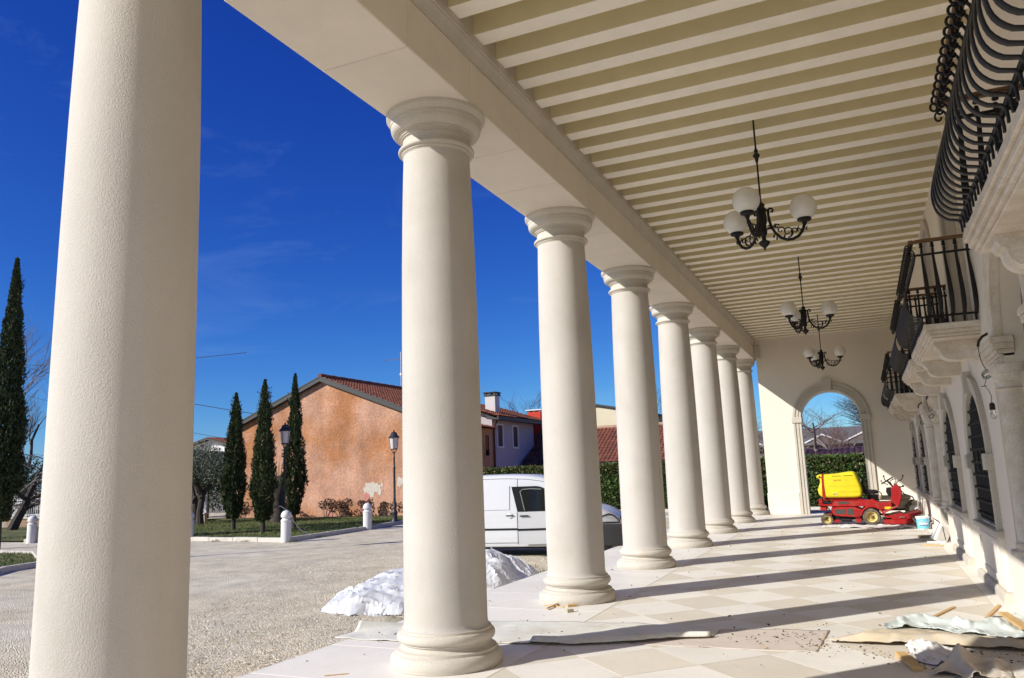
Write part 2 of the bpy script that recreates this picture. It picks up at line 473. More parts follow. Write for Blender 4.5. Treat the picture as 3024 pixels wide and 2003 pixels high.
# ------------------------------------------------------------------ ground and terrace
G = -0.2
def gravel_material():
    M = bpy.data.materials.new('pale_gravel')
    M.use_nodes = True
    n, l = M.node_tree.nodes, M.node_tree.links
    b = n['Principled BSDF']
    b.inputs['Roughness'].default_value = 0.95
    b.inputs['Specular IOR Level'].default_value = 0.2
    t = n.new('ShaderNodeTexCoord')
    vo = n.new('ShaderNodeTexVoronoi'); vo.inputs['Scale'].default_value = 52
    l.new(t.outputs['Object'], vo.inputs['Vector'])
    n1 = n.new('ShaderNodeTexNoise'); n1.inputs['Scale'].default_value = 0.35; n1.inputs['Detail'].default_value = 7
    l.new(t.outputs['Object'], n1.inputs['Vector'])
    n2 = n.new('ShaderNodeTexNoise'); n2.inputs['Scale'].default_value = 2.2; n2.inputs['Detail'].default_value = 6
    l.new(t.outputs['Object'], n2.inputs['Vector'])
    r = n.new('ShaderNodeValToRGB')
    e = r.color_ramp.elements
    e[0].position, e[0].color = 0.0, (0.55, 0.46, 0.31, 1)
    e[1].position, e[1].color = 1.0, (0.78, 0.70, 0.55, 1)
    q = e.new(0.5); q.color = (0.70, 0.61, 0.455, 1)
    sx = n.new('ShaderNodeSeparateColor')
    l.new(vo.outputs['Color'], sx.inputs[0]); l.new(sx.outputs[0], r.inputs['Fac'])
    mx1 = n.new('ShaderNodeMix'); mx1.data_type = 'RGBA'
    mr = n.new('ShaderNodeMapRange'); mr.inputs['From Min'].default_value = 0.42; mr.inputs['From Max'].default_value = 0.66
    l.new(n1.outputs['Fac'], mr.inputs['Value']); l.new(mr.outputs[0], mx1.inputs[0])
    l.new(r.outputs['Color'], mx1.inputs[6]); mx1.inputs[7].default_value = (0.70, 0.635, 0.52, 1)
    mr.inputs['To Max'].default_value = 0.7
    hv = n.new('ShaderNodeHueSaturation')
    m2 = n.new('ShaderNodeMapRange'); m2.inputs['From Min'].default_value = 0.3; m2.inputs['From Max'].default_value = 0.7
    m2.inputs['To Min'].default_value = 0.78; m2.inputs['To Max'].default_value = 1.12
    l.new(n2.outputs['Fac'], m2.inputs['Value']); l.new(m2.outputs[0], hv.inputs['Value'])
    l.new(mx1.outputs[2], hv.inputs['Color']); l.new(hv.outputs['Color'], b.inputs['Base Color'])
    bn = n.new('ShaderNodeBump'); bn.inputs['Strength'].default_value = 0.9; bn.inputs['Distance'].default_value = 0.02
    bn.invert = True
    l.new(vo.outputs['Distance'], bn.inputs['Height']); l.new(bn.outputs['Normal'], b.inputs['Normal'])
    return M
M_GRAVEL = gravel_material()
g = MB()
N = 120
xs = np.concatenate([np.linspace(-900, -60, 12, endpoint=False), np.linspace(-60, 20, 81), np.linspace(40, 900, 10)])
ys = np.concatenate([np.linspace(-900, -20, 10, endpoint=False), np.linspace(-20, 60, 81), np.linspace(90, 900, 10)])
gv = [(x, y, G + (0.02 * noise.noise(Vector((x * .22, y * .22, 0))) if -60 <= x <= 20 and -20 <= y <= 60 and x < -2.4 else 0)) for y in ys for x in xs]
nx = len(xs)
g.add(gv, [(j * nx + i, j * nx + i + 1, (j + 1) * nx + i + 1, (j + 1) * nx + i) for j in range(len(ys) - 1) for i in range(nx - 1)])
tag(obj('ground', g, M_GRAVEL, smooth=3.2), kind='structure')

# loose stones where the gravel is close enough to see them
def stones():
    n = 26000
    u = nrg.random(n)
    Yy = -2.5 + 15 * u ** 1.5
    Xx = -1.58 - nrg.random(n) ** 1.1 * (1.2 + 0.55 * (Yy + 2.5))
    r = 0.007 + 0.010 * nrg.random(n) ** 2
    ok = Xx > -9
    Xx, Yy, r = Xx[ok], Yy[ok], r[ok]; n = len(r)
    dirs = np.array([(1, 0, 0), (0, 1, 0), (-1, 0, 0), (0, -1, 0), (0, 0, .8)], float)
    V = np.empty((n, 5, 3))
    for k in range(5):
        V[:, k, :] = dirs[k] * r[:, None] * (0.7 + 0.6 * nrg.random((n, 1))) + nrg.normal(size=(n, 3)) * r[:, None] * 0.15
    V += np.stack([Xx, Yy, np.full(n, G + 0.012)], 1)[:, None, :]
    tri = np.array([(0, 1, 4), (1, 2, 4), (2, 3, 4), (3, 0, 4)])
    T = V[:, tri, :].reshape(-1, 3, 3)
    o = cards('gravel_stones', T, [mat('stone_chip_pale', (0.62, 0.56, 0.46), .9), mat('stone_chip_tan', (0.48, 0.38, 0.26), .9), mat('stone_chip_grey', (0.4, 0.37, 0.33), .9)], mi=np.repeat(nrg.choice(3, n, p=[.5, .32, .18]), 4))
    tag(o, 'loose pale gravel stones beside the terrace edge', 'gravel', kind='stuff')
stones()

FX0, FX1, FW = -1.51, 0.585, 4.92
fl = tag(obj('terrace_floor', MB().box(FX0 + 0.01, FW + 0.3, -9.6, 23.4, G - 0.2, -0.006), M_GROUT), kind='structure')
HX, HY = 0.514, 0.5215
gp = 0.0022
dia = MB().add([(HX - gp, 0, 0), (0, HY - gp, 0), (-HX + gp, 0, 0), (0, -HY + gp, 0), (HX - gp, 0, -.02), (0, HY - gp, -.02), (-HX + gp, 0, -.02), (0, -HY + gp, -.02)],
               [(0, 1, 2, 3), (0, 4, 5, 1), (1, 5, 6, 2), (2, 6, 7, 3), (3, 7, 4, 0)])
def half(sg):
    p = [(0.004 * sg, -HY + gp), ((HX - gp) * sg, 0), (0.004 * sg, HY - gp)]
    return MB().prism(p, -0.02, 0.0, 'xy')
def tile_mesh(mb, M, nm):
    me = mb.mesh(nm); me.materials.append(M); fixn(me); return me
TM = {('f', 0): tile_mesh(dia, M_TILE_D, 'tile_beige'), ('f', 1): tile_mesh(dia, M_TILE_L, 'tile_pale'),
      ('r', 0): tile_mesh(half(1), M_TILE_D, 'tile_half_a'), ('l', 0): tile_mesh(half(-1), M_TILE_D, 'tile_half_b')}
for j in range(9):
    x = FX1 + HX * j
    y = 0.475 + (HY if j % 2 else 0) - 2 * HY * 9
    while y < 21.9:
        if y > -8.6:
            k = 'r' if j == 0 else 'l' if j == 8 else 'f'
            obj('floor_tile', TM[(k, j % 2)], None, fl, loc=(x, y, 0.0 + rng.uniform(-.0006, .0006)))
        y += 2 * HY
y = -8.97
sl = tile_mesh(MB().box(FX0, FX1 - 0.003, 0.0022, 1.1645, -0.09, 0.0, 0.003), M_TILE_L, 'border_slab')
sr = tile_mesh(MB().box(FX1 + HX * 8 + 0.003, FW + 0.02, 0.0022, 1.1645, -0.02, 0.0, 0.002), M_TILE_L, 'wall_slab')
while y < 22:
    obj('border_slab', sl, None, fl, loc=(0, y, 0))
    obj('border_slab', sr, None, fl, loc=(0, y, 0))
    y += 1.16667
pth = MB().box(-6.0, 9.0, 23.4, 25.9, G - 0.1, G + 0.05)
tag(obj('concrete_path', pth, mat('pale_concrete', (0.46, 0.43, 0.39), .95, var=(2, .1), bump=(30, .3, .005))), kind='structure')

# ------------------------------------------------------------------ the villa
H = 5.126
S = 3.5
W = 4.92
CEIL = 5.812
YE = 20.97
Y0 = -9.4
villa = thing('villa', 'cream stone villa with a deep column portico, iron balconies and white joisted ceiling', 'villa')

# columns: shaft mesh with base and capital as children
shaft = [(0.398, 0.312), (0.39, 0.318), (0.378, 0.335), (0.372, 0.37), (0.3715, 0.8), (0.370, 1.25), (0.366, 2.0), (0.360, 2.9), (0.352, 3.6), (0.342, 4.1), (0.331, 4.5), (0.325, 4.66), (0.325, 4.71)]
def tor(r0, z0, z1, bulge, n=8):
    return [(r0 + bulge * math.sin(math.pi * i / n), z0 + (z1 - z0) * (1 - math.cos(math.pi * i / n)) / 2) for i in range(n + 1)]
base = [(0.478, 0.0), (0.490, 0.004)] + [(0.490 + 0.008 * math.sin(t * math.pi / 10), 0.01 + 0.075 * t / 10) for t in range(11)] + \
       [(0.482, 0.100), (0.470, 0.113), (0.452, 0.121), (0.448, 0.122), (0.447, 0.146), (0.442, 0.148), (0.422, 0.152), (0.402, 0.162), (0.392, 0.176), (0.391, 0.184), (0.397, 0.193), (0.409, 0.198), (0.409, 0.206)] + \
       tor(0.405, 0.207, 0.292, 0.032) + [(0.404, 0.294), (0.404, 0.312), (0.397, 0.3125)]
cap = [(0.325, 4.70), (0.330, 4.712), (0.344, 4.722), (0.346, 4.735)] + tor(0.346, 4.736, 4.785, 0.028, 8) + [(0.345, 4.787), (0.345, 4.797), (0.334, 4.80), (0.328, 4.815), (0.326, 4.86),
       (0.330, 4.874), (0.346, 4.878), (0.346, 4.890), (0.360, 4.893), (0.360, 4.906), (0.374, 4.909), (0.376, 4.92)] + \
      [(0.376 + 0.068 * math.sin(t * math.pi / 16), 4.92 + 0.078 * (1 - math.cos(t * math.pi / 16))) for t in range(1, 9)] + \
      [(0.444, 5.012), (0.450, 5.016), (0.450, 5.050), (0.454, 5.053), (0.463, 5.064), (0.474, 5.078), (0.482, 5.086), (0.487, 5.094), (0.487, 5.1275)]
def smooth_mesh(mb, M, nm, ang):
    me = mb.mesh(nm); me.materials.append(M); fixn(me)
    me.polygons.foreach_set('use_smooth', [True] * len(me.polygons)); me.set_sharp_from_angle(angle=ang)
    return me
m_shaft = smooth_mesh(MB().lathe(shaft, 72), M_STONE, 'column_shaft', R(40))
m_base = smooth_mesh(MB().lathe(base, 72), M_CARVED, 'column_base', R(42))
m_cap = smooth_mesh(MB().lathe(cap, 72), M_CARVED, 'column_capital', R(42))
for i in range(-2, 7):
    c = obj('column', m_shaft, None, villa, loc=(0, S * i, 0) if i != -1 else (0.014, S * i + 0.017, 0), rot=(0, 0, rng.uniform(0, 6)))
    if i == -1: c.scale = (0.95, 0.95, 1)
    obj('column_base', m_base, None, c)
    obj('capital', m_cap, None, c)

# architrave of separate stone blocks
AX0, AX1, AZ1 = -0.405, 0.461, 5.585
arch = obj('architrave', MB().box(AX0 + 0.02, AX1 - 0.02, Y0, YE + 0.02, H + 0.02, 6.2), M_BEAM, villa)
BL = S / 3
blk = tile_mesh(MB().box(AX0, AX1, 0.0035, BL - 0.0035, H, AZ1, 0.009), M_BEAM, 'architrave_block')
y = -0.117 - 8 * BL
while y < YE - 0.2:
    o = obj('stone_block', blk, None, arch, loc=(rng.uniform(-.0012, .0012), y, rng.uniform(-.0008, .0008)))
    if y + BL > YE: o.scale = (1, (YE - y) / BL, 1)
    y += BL
# cornice inside and out
prof_in = [(AX1 - 0.03, AZ1 + 0.001), (AX1 + 0.006, AZ1 + 0.001), (AX1 + 0.008, 5.602), (AX1 + 0.018, 5.604), (AX1 + 0.019, 5.618), (AX1 + 0.026, 5.63), (AX1 + 0.031, 5.66), (AX1 + 0.048, 5.69), (AX1 + 0.057, 5.705),
           (AX1 + 0.057, 5.72), (AX1 + 0.072, 5.723), (AX1 + 0.074, 5.80), (AX1 + 0.06, 5.806), (AX1 + 0.06, 6.05), (AX1 - 0.03, 6.05)]
cor = MB().prism(prof_in, Y0, YE, 'xz')
obj('inner_cornice', cor, M_CARVED, villa, smooth=R(25))
prof_out = [(AX0 + 0.03, AZ1 + 0.001), (AX0 - 0.01, AZ1 + 0.001), (AX0 - 0.02, 5.63), (AX0 - 0.06, 5.70), (AX0 - 0.1, 5.73), (AX0 - 0.1, 5.8), (AX0 - 0.14, 5.81), (AX0 - 0.14, 5.9), (AX0 + 0.03, 5.9)]
obj('outer_cornice', MB().prism(prof_out, Y0, YE + 0.4, 'xz'), M_CARVED, villa, smooth=R(25))
obj('roof_slab', MB().box(AX0 - 0.1, W + 6.2, Y0, YE + 0.42, 6.204, 6.45), M_PLASTER, villa)

# ceiling with joists
ceil = obj('ceiling', MB().box(AX1 + 0.055, W + 0.25, Y0, YE + 0.05, 6.03, 6.2), M_OLIVE, villa)
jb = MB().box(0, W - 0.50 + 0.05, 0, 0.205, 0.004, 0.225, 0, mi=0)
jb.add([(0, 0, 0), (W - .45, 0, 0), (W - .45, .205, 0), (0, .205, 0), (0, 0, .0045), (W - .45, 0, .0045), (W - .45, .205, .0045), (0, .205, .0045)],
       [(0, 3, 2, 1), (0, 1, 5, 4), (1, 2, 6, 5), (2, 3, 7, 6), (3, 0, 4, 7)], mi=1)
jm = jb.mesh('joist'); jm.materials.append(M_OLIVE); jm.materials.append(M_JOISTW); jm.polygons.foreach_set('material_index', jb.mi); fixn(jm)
y = -0.668 - 0.512 * 17
while y < YE - 0.1:
    obj('joist', jm, None, ceil, loc=(0.50, y + rng.uniform(-.003, .003), CEIL + rng.uniform(-.002, .002)), rot=(0, 0, rng.uniform(-.0006, .0006)))
    y += 0.512

# ---- right wall with bays
BAYS = [-5.25, -1.75, 1.75, 5.25, 8.75, 12.25, 15.75, 19.25]
PORTAL = (1.75, 12.25)
ZT = 6.04
def bay_wall(mb, y0, y1, z0, z1, cy, hw, zs, zspr, X, depth):
    """wall rectangle with one round-headed opening and its reveal"""
    n = 20
    A = [(cy - hw * math.cos(math.pi * i / n), zspr + hw * math.sin(math.pi * i / n)) for i in range(n + 1)]
    def q(a, b, c, d): mb.add([(X, *a), (X, *b), (X, *c), (X, *d)], [(0, 1, 2, 3)])
    q((y0, z0), (cy - hw, z0), (cy - hw, z1), (y0, z1))
    q((cy + hw, z0), (y1, z0), (y1, z1), (cy + hw, z1))
    if zs > z0: q((cy - hw, z0), (cy + hw, z0), (cy + hw, zs), (cy - hw, zs))
    for i in range(n):
        q(A[i], A[i + 1], (A[i + 1][0], z1), (A[i][0], z1))
    path = [(cy - hw, zs)] + A + [(cy + hw, zs)]
    mb.strip([(X, *p) for p in path], [(X + depth, *p) for p in path])
    if zs > z0 + 1e-6: mb.strip([(X, cy - hw, zs), (X, cy + hw, zs)], [(X + depth, cy - hw, zs), (X + depth, cy + hw, zs)])
LW = dict(hw=0.82, zs=0.80, zspr=1.65)
UP = dict(hw=0.76, zs=3.17, zspr=4.83)
PT = dict(hw=0.84, zs=0.0, zspr=2.80)
wm = MB()
ymin, ymax = -7.0, 21.0
for cy in BAYS:
    a, b_ = cy - 1.75, cy + 1.75
    if cy == BAYS[-1]: b_ = YE + 0.1
    if cy in PORTAL:
        bay_wall(wm, a, b_, 2.45, ZT, cy, PT['hw'], 2.45, PT['zspr'], W, 0.32)
        for sg in (-1, 1):
            def F(pts): wm.add([(x, cy + sg * y_, z) for x, y_, z in pts], [(0, 1, 2, 3)])
            h, r_, D_ = PT['hw'], 1.66, 0.13
            F([(W, h, -.05), (W, 1.75, -.05), (W, 1.75, .60), (W, h, .60)])
            F([(W, r_, .60), (W, 1.75, .60), (W, 1.75, 2.45), (W, r_, 2.45)])
            F([(W + D_, h, .60), (W + D_, r_, .60), (W + D_, r_, 2.45), (W + D_, h, 2.45)])
            F([(W, r_, .60), (W + D_, r_, .60), (W + D_, r_, 2.45), (W, r_, 2.45)])
            F([(W, h, .60), (W, r_, .60), (W + D_, r_, .60), (W + D_, h, .60)])
            F([(W, h, 2.45), (W, r_, 2.45), (W + D_, r_, 2.45), (W + D_, h, 2.45)])
            F([(W, h, -.05), (W + .32, h, -.05), (W + .32, h, .60), (W, h, .60)])
            F([(W + D_, h, .60), (W + .32, h, .60), (W + .32, h, 2.45), (W + D_, h, 2.45)])
    else:
        bay_wall(wm, a, b_, -0.05, 3.1, cy, LW['hw'], LW['zs'], LW['zspr'], W, 0.30)
        bay_wall(wm, a, b_, 3.1, ZT, cy, UP['hw'], UP['zs'], UP['zspr'], W, 0.30)
wm.add([(W, -7.0, -.05), (W, Y0, -.05), (W, Y0, ZT), (W, -7.0, ZT)], [(0, 1, 2, 3)])
wall = obj('facade_wall', wm, M_PLASTER, villa)
obj('house_body', MB().box(W + 0.325, W + 6, Y0, YE + 0.4, -0.1, 6.2), M_PLASTER, villa)

def arch_band(mb, cy, zspr, r0, r1, X0, X1, n=24, zs=None):
    """archivolt: stepped band on the wall face, X0 proud face, X1 wall"""
    r0 = r0 - 0.005
    steps = [(r0, X1 + 0.02), (r0, X0 + 0.012), (r0 + 0.3 * (r1 - r0), X0 + 0.012), (r0 + 0.33 * (r1 - r0), X0 + 0.004), (r0 + 0.66 * (r1 - r0), X0 + 0.004), (r0 + 0.7 * (r1 - r0), X0), (r1, X0), (r1, X1 + 0.02)]
    rings = []
    for rr, X in steps:
        ring = []
        if zs is not None: ring.append((X, cy - rr, zs))
        ring += [(X, cy - rr * math.cos(math.pi * i / n), zspr + rr * math.sin(math.pi * i / n)) for i in range(n + 1)]
        if zs is not None: ring.append((X, cy + rr, zs))
        rings.append(ring)
    for a, b_ in zip(rings, rings[1:]): mb.strip(a, b_)
def grille_mesh(hw, zs, zspr):
    b_ = MB()
    X = 0.0
    step = 0.128
    ys_ = np.arange(-hw + 0.05, hw - 0.03, step)
    for yy in ys_:
        zt = zspr + math.sqrt(max(0, hw * hw - yy * yy)) - 0.06
        b_.tube([(X, yy, zs + 0.03), (X, yy, zt)], 0.0095, 5)
    for i in range(len(ys_) - 1):       # little hoops closing pairs of bars at the head
        ym = (ys_[i] + ys_[i + 1]) / 2
        zt = zspr + math.sqrt(max(0, hw * hw - max(abs(ys_[i]), abs(ys_[i + 1])) ** 2)) - 0.10
        b_.tube([(X, ym + 0.064 * math.cos(t), zt + 0.055 * math.sin(t)) for t in np.linspace(0, math.pi, 7)], 0.009, 5)
    z = zs + 0.10
    while z < zspr + hw - 0.12:
        w = hw if z < zspr else math.sqrt(max(0.01, hw * hw - (z - zspr) ** 2))
        w -= 0.01
        b_.tube([(X - 0.014, -w, z), (X - 0.014, w, z)], 0.012, 5)
        for yy in ys_:
            if abs(yy) < w: b_.box(X - 0.034, X + 0.014, yy - 0.019, yy + 0.019, z - 0.019, z + 0.019, 0.007)
        z += 0.165
    for t in (-0.19, 0.19):              # centre scrolls
        b_.tube([(X - 0.02, t + 0.075 * math.cos(a) * (1 - a / 14), 1.55 + 0.16 * math.sin(a) * (1 - a / 14)) for a in np.linspace(0, 9, 26)], 0.009, 5)
    return b_
gm = smooth_mesh(grille_mesh(LW['hw'], LW['zs'], LW['zspr']), M_IRON, 'grille', R(50))
XS = W - 0.06
def window_parts(cy):
    s_ = MB()
    arch_band(s_, cy, LW['zspr'], LW['hw'] + 0.0, LW['hw'] + 0.18, XS, W, zs=LW['zs'] - 0.02)
    w = obj('window', s_, M_CARVED, villa, smooth=R(30))
    for sg in (-1, 1):
        y0_, y1_ = sorted((cy + sg * (LW['hw'] - 0.012), cy + sg * (LW['hw'] + 0.215)))
        obj('impost_block', MB().box(XS - 0.035, W + 0.05, y0_, y1_, 1.47, 1.66, 0.006), M_CARVED, w)
    kp = [(cy - 0.075, 2.445), (cy + 0.075, 2.445), (cy + 0.105, 2.715), (cy - 0.105, 2.715)]
    obj('keystone', MB().prism(kp, XS - 0.045, W + 0.05, 'yz'), M_CARVED, w)
    obj('sill', MB().box(XS - 0.03, W + 0.28, cy - 1.06, cy + 1.06, LW['zs'] - 0.095, LW['zs'] - 0.018, 0.012), M_CARVED, w)
    ap = MB().box(W - 0.045, W + 0.05, cy - 1.04, cy + 1.04, 0.115, LW['zs'] - 0.097, 0.004)
    a_ = obj('apron', ap, M_PLASTER, w)
    fr = MB()
    for (p0, p1, q0, q1) in ((-.8, .8, .60, .67), (-.8, .8, .17, .24), (-.8, -.73, .24, .60), (.73, .8, .24, .60)):
        fr.box(W - 0.06, W - 0.04, cy + p0, cy + p1, q0, q1, 0.004)
    obj('apron_moulding', fr, M_PLASTER, w)
    pl = [(W - 0.10, 0.0), (W - 0.10, 0.075), (W - 0.092, 0.095), (W - 0.07, 0.115), (W + 0.03, 0.118), (W + 0.03, 0.0)]
    obj('plinth', MB().prism(pl, cy - 1.17, cy + 1.17, 'xz'), M_CARVED, w)
    obj('grille', gm, None, w, loc=(W - 0.005, cy, 0))
    g_ = MB()
    pts = [(W + 0.24, cy - LW['hw'], LW['zs'])] + [(W + 0.24, cy - LW['hw'] * math.cos(math.pi * i / 16), LW['zspr'] + LW['hw'] * math.sin(math.pi * i / 16)) for i in range(17)] + [(W + 0.24, cy + LW['hw'], LW['zs'])]
    g_.add(pts, [tuple(range(len(pts)))])
    obj('pane', g_, M_GLASS_D, w)
    f_ = MB()
    f_.box(W + 0.18, W + 0.235, cy - 0.05, cy + 0.05, LW['zs'], LW['zspr'] + LW['hw'] - .01)
    for sg in (-1, 1):
        y0_, y1_ = sorted((cy + sg * LW['hw'], cy + sg * (LW['hw'] - 0.09)))
        f_.box(W + 0.18, W + 0.235, y0_, y1_, LW['zs'], LW['zspr'])
    f_.box(W + 0.18, W + 0.235, cy - LW['hw'], cy + LW['hw'], LW['zspr'] - 0.04, LW['zspr'] + 0.04)
    obj('window_frame', f_, M_FRAME, w)
def upper_door(cy):
    s_ = MB()
    arch_band(s_, cy, UP['zspr'], UP['hw'], UP['hw'] + 0.16, W - 0.045, W, zs=3.171)
    w = obj('balcony_door', s_, M_CARVED, villa, smooth=R(30))
    pts = [(W + 0.22, cy - UP['hw'], 3.17)] + [(W + 0.22, cy - UP['hw'] * math.cos(math.pi * i / 16), UP['zspr'] + UP['hw'] * math.sin(math.pi * i / 16)) for i in range(17)] + [(W + 0.22, cy + UP['hw'], 3.17)]
    obj('pane', MB().add(pts, [tuple(range(len(pts)))]), M_GLASS_D, w)
    f_ = MB()
    for y_, ww in ((-UP['hw'] + 0.05, .05), (UP['hw'] - 0.05, .05), (0, .06)):
        f_.box(W + 0.14, W + 0.215, cy + y_ - ww, cy + y_ + ww, 3.17, UP['zspr'] + (0.7 if y_ == 0 else 0.1))
    for z in (3.17, 4.0, 4.8): f_.box(W + 0.142, W + 0.21, cy - UP['hw'], cy + UP['hw'], z, z + 0.1)
    obj('door_frame', f_, mat('brown_shutter', (0.16, 0.115, 0.07), .6, var=(6, .1)), w)
def portal_parts(cy):
    s_ = MB()
    arch_band(s_, cy, PT['zspr'], PT['hw'], PT['hw'] + 0.25, W - 0.075, W)
    w = obj('portal', s_, M_TRAV, villa, smooth=R(30))
    kp = [(cy - 0.1, 3.66), (cy + 0.1, 3.66), (cy + 0.14, 4.0), (cy - 0.14, 4.0)]
    obj('keystone', MB().prism(kp, W - 0.12, W + 0.05, 'yz'), M_TRAV, w)
    for sg in (-1, 1):
        yc = cy + sg * 1.02
        prof = [(0.19, 0.66), (0.19, 0.70), (0.18, 0.71), (0.166, 0.725), (0.17, 0.74), (0.18, 0.755), (0.174, 0.78), (0.154, 0.795), (0.152, 1.4), (0.147, 2.0), (0.139, 2.265), (0.147, 2.27), (0.165, 2.285), (0.147, 2.30)]
        obj('half_column', MB().lathe(prof, 32, W + 0.08, yc), M_TRAV, w, smooth=SM)
        cp = [(0.142, 2.29), (0.142, 2.35), (0.158, 2.355), (0.172, 2.37), (0.182, 2.43), (0.198, 2.44), (0.203, 2.53)]
        obj('column_capital', MB().lathe(cp, 32, W + 0.08, yc), M_TRAV, w, smooth=SM)
        e_ = MB()
        y0_, y1_ = sorted((cy + sg * 0.80, cy + sg * 1.92))
        for x, d_, z0, z1 in ((0.030, 0.05, 2.531, 2.60), (0.042, 0.04, 2.60, 2.635), (0.065, 0.025, 2.635, 2.675), (0.095, 0.01, 2.675, 2.735), (0.11, 0.0, 2.735, 2.80)):
            e_.box(W - x, W + 0.10, y0_ + d_, y1_ - d_, z0, z1 - 0.0005, 0.006)
        obj('impost_cornice', e_, M_TRAV, w)
        p_ = MB().box(W - 0.055, W + 0.125, min(cy + sg * 0.86, cy + sg * 1.74), max(cy + sg * 0.86, cy + sg * 1.74), 0.585, 0.658, 0.012)
        obj('ledge', p_, M_CARVED, w)
    d_ = MB().box(W + 0.20, W + 0.28, cy - PT['hw'], cy + PT['hw'], 0, 3.75)
    dd = obj('door', d_, mat('grey_brown_door', (0.20, 0.165, 0.13), .6, var=(5, .1)), w)
    p2 = MB()
    for sg in (-1, 1):
        for z0, z1 in ((0.2, 1.1), (1.25, 2.6)):
            y0_, y1_ = sorted((cy + sg * 0.12, cy + sg * 0.74))
            p2.box(W + 0.18, W + 0.205, y0_, y1_, z0, z1, 0.01)
    obj('door_panel', p2, mat('grey_brown_door', (0, 0, 0)), dd)
for cy in BAYS[1:]:
    if cy in PORTAL: portal_parts(cy)
    else:
        window_parts(cy); upper_door(cy)

# balconies
BX, BZ0, BZ1 = 4.35, 2.995, 3.17
prof_b = [(4.345, 3.172), (4.343, 3.235), (4.322, 3.262), (4.268, 3.275), (4.222, 3.315), (4.196, 3.37), (4.186, 3.455), (4.200, 3.55), (4.238, 3.68), (4.275, 3.775), (4.305, 3.85), (4.330, 3.92), (4.343, 3.98), (4.345, 4.03),
          (4.335, 4.065), (4.312, 4.085), (4.287, 4.076), (4.272, 4.05), (4.273, 4.025), (4.290, 4.008), (4.308, 4.018), (4.308, 4.034)]
rad = [0.014, 0.015, 0.017, 0.02, 0.022, 0.024, 0.025, 0.024, 0.022, 0.019, 0.017, 0.015, 0.014, 0.014, 0.013, 0.012, 0.011, 0.010, 0.009, 0.009, 0.008, 0.007]
# ribbon bars: wide across, thin through
rib = MB()
def catmull(P, k=3):
    out = []
    for i in range(len(P) - 1):
        p0, p1, p2, p3 = P[max(0, i - 1)], P[i], P[i + 1], P[min(len(P) - 1, i + 2)]
        for t in range(k):
            u = t / k
            out.append(tuple(0.5 * (2 * b + (c - a) * u + (2 * a - 5 * b + 4 * c - d) * u * u + (3 * b - a - 3 * c + d) * u ** 3) for a, b, c, d in zip(p0, p1, p2, p3)))
    return out + [P[-1]]
sm = catmull([(x, z, r_) for (x, z), r_ in zip(prof_b, rad)], 2)
prof_b = [(x, z) for x, z, r_ in sm]; rad = [r_ for x, z, r_ in sm]
P2 = [Vector((x - 4.345, 0, z)) for x, z in prof_b]
for i, (p, r_) in enumerate(zip(P2, rad)):
    t = (P2[min(i + 1, len(P2) - 1)] - P2[max(0, i - 1)]).normalized()
    nn = Vector((t.z, 0, -t.x))
    th = 0.0065
    for a, b_ in ((1, .6), (1, -.6), (.7, -1), (-.7, -1), (-1, -.6), (-1, .6), (-.7, 1), (.7, 1)):
        rib.v.append(tuple(p + Vector((0, a * r_, 0)) + nn * (b_ * th)))
n8 = 8
rib.add([], [])
for i in range(len(P2) - 1):
    for k in range(n8):
        rib.f.append((i * n8 + k, i * n8 + (k + 1) % n8, (i + 1) * n8 + (k + 1) % n8, (i + 1) * n8 + k)); rib.mi.append(0)
rib.f += [tuple(range(n8)), tuple(range((len(P2) - 1) * n8, len(P2) * n8))]; rib.mi += [0, 0]
bal_mesh = smooth_mesh(rib, M_IRON, 'baluster', R(50))
col_mesh = smooth_mesh(MB().lathe([(0.012, 4.085), (0.022, 4.09), (0.024, 4.10), (0.016, 4.112), (0.02, 4.13), (0.012, 4.145)], 10), M_IRON, 'collar', R(50))
ring_b = MB().tube([(4.272 + 0.022 * math.cos(a), 0, 4.118 + 0.03 * math.sin(a)) for a in np.linspace(0, 2 * math.pi, 13)[:-1]], 0.009, 6, closed=True)
ring_b.tube([(4.292, 0, 4.10), (4.318, 0, 4.10), (4.315, 0, 4.155)], 0.008, 5)
ring_mesh = smooth_mesh(ring_b, M_IRON, 'ring', R(60))
cons_prof = [(W + 0.05, 2.995), (4.45, 2.995), (4.45, 2.955), (4.462, 2.945), (4.475, 2.915), (4.50, 2.905), (4.505, 2.895), (4.51, 2.86), (4.53, 2.82), (4.565, 2.79), (4.61, 2.775), (4.66, 2.77), (W + 0.05, 2.765)]
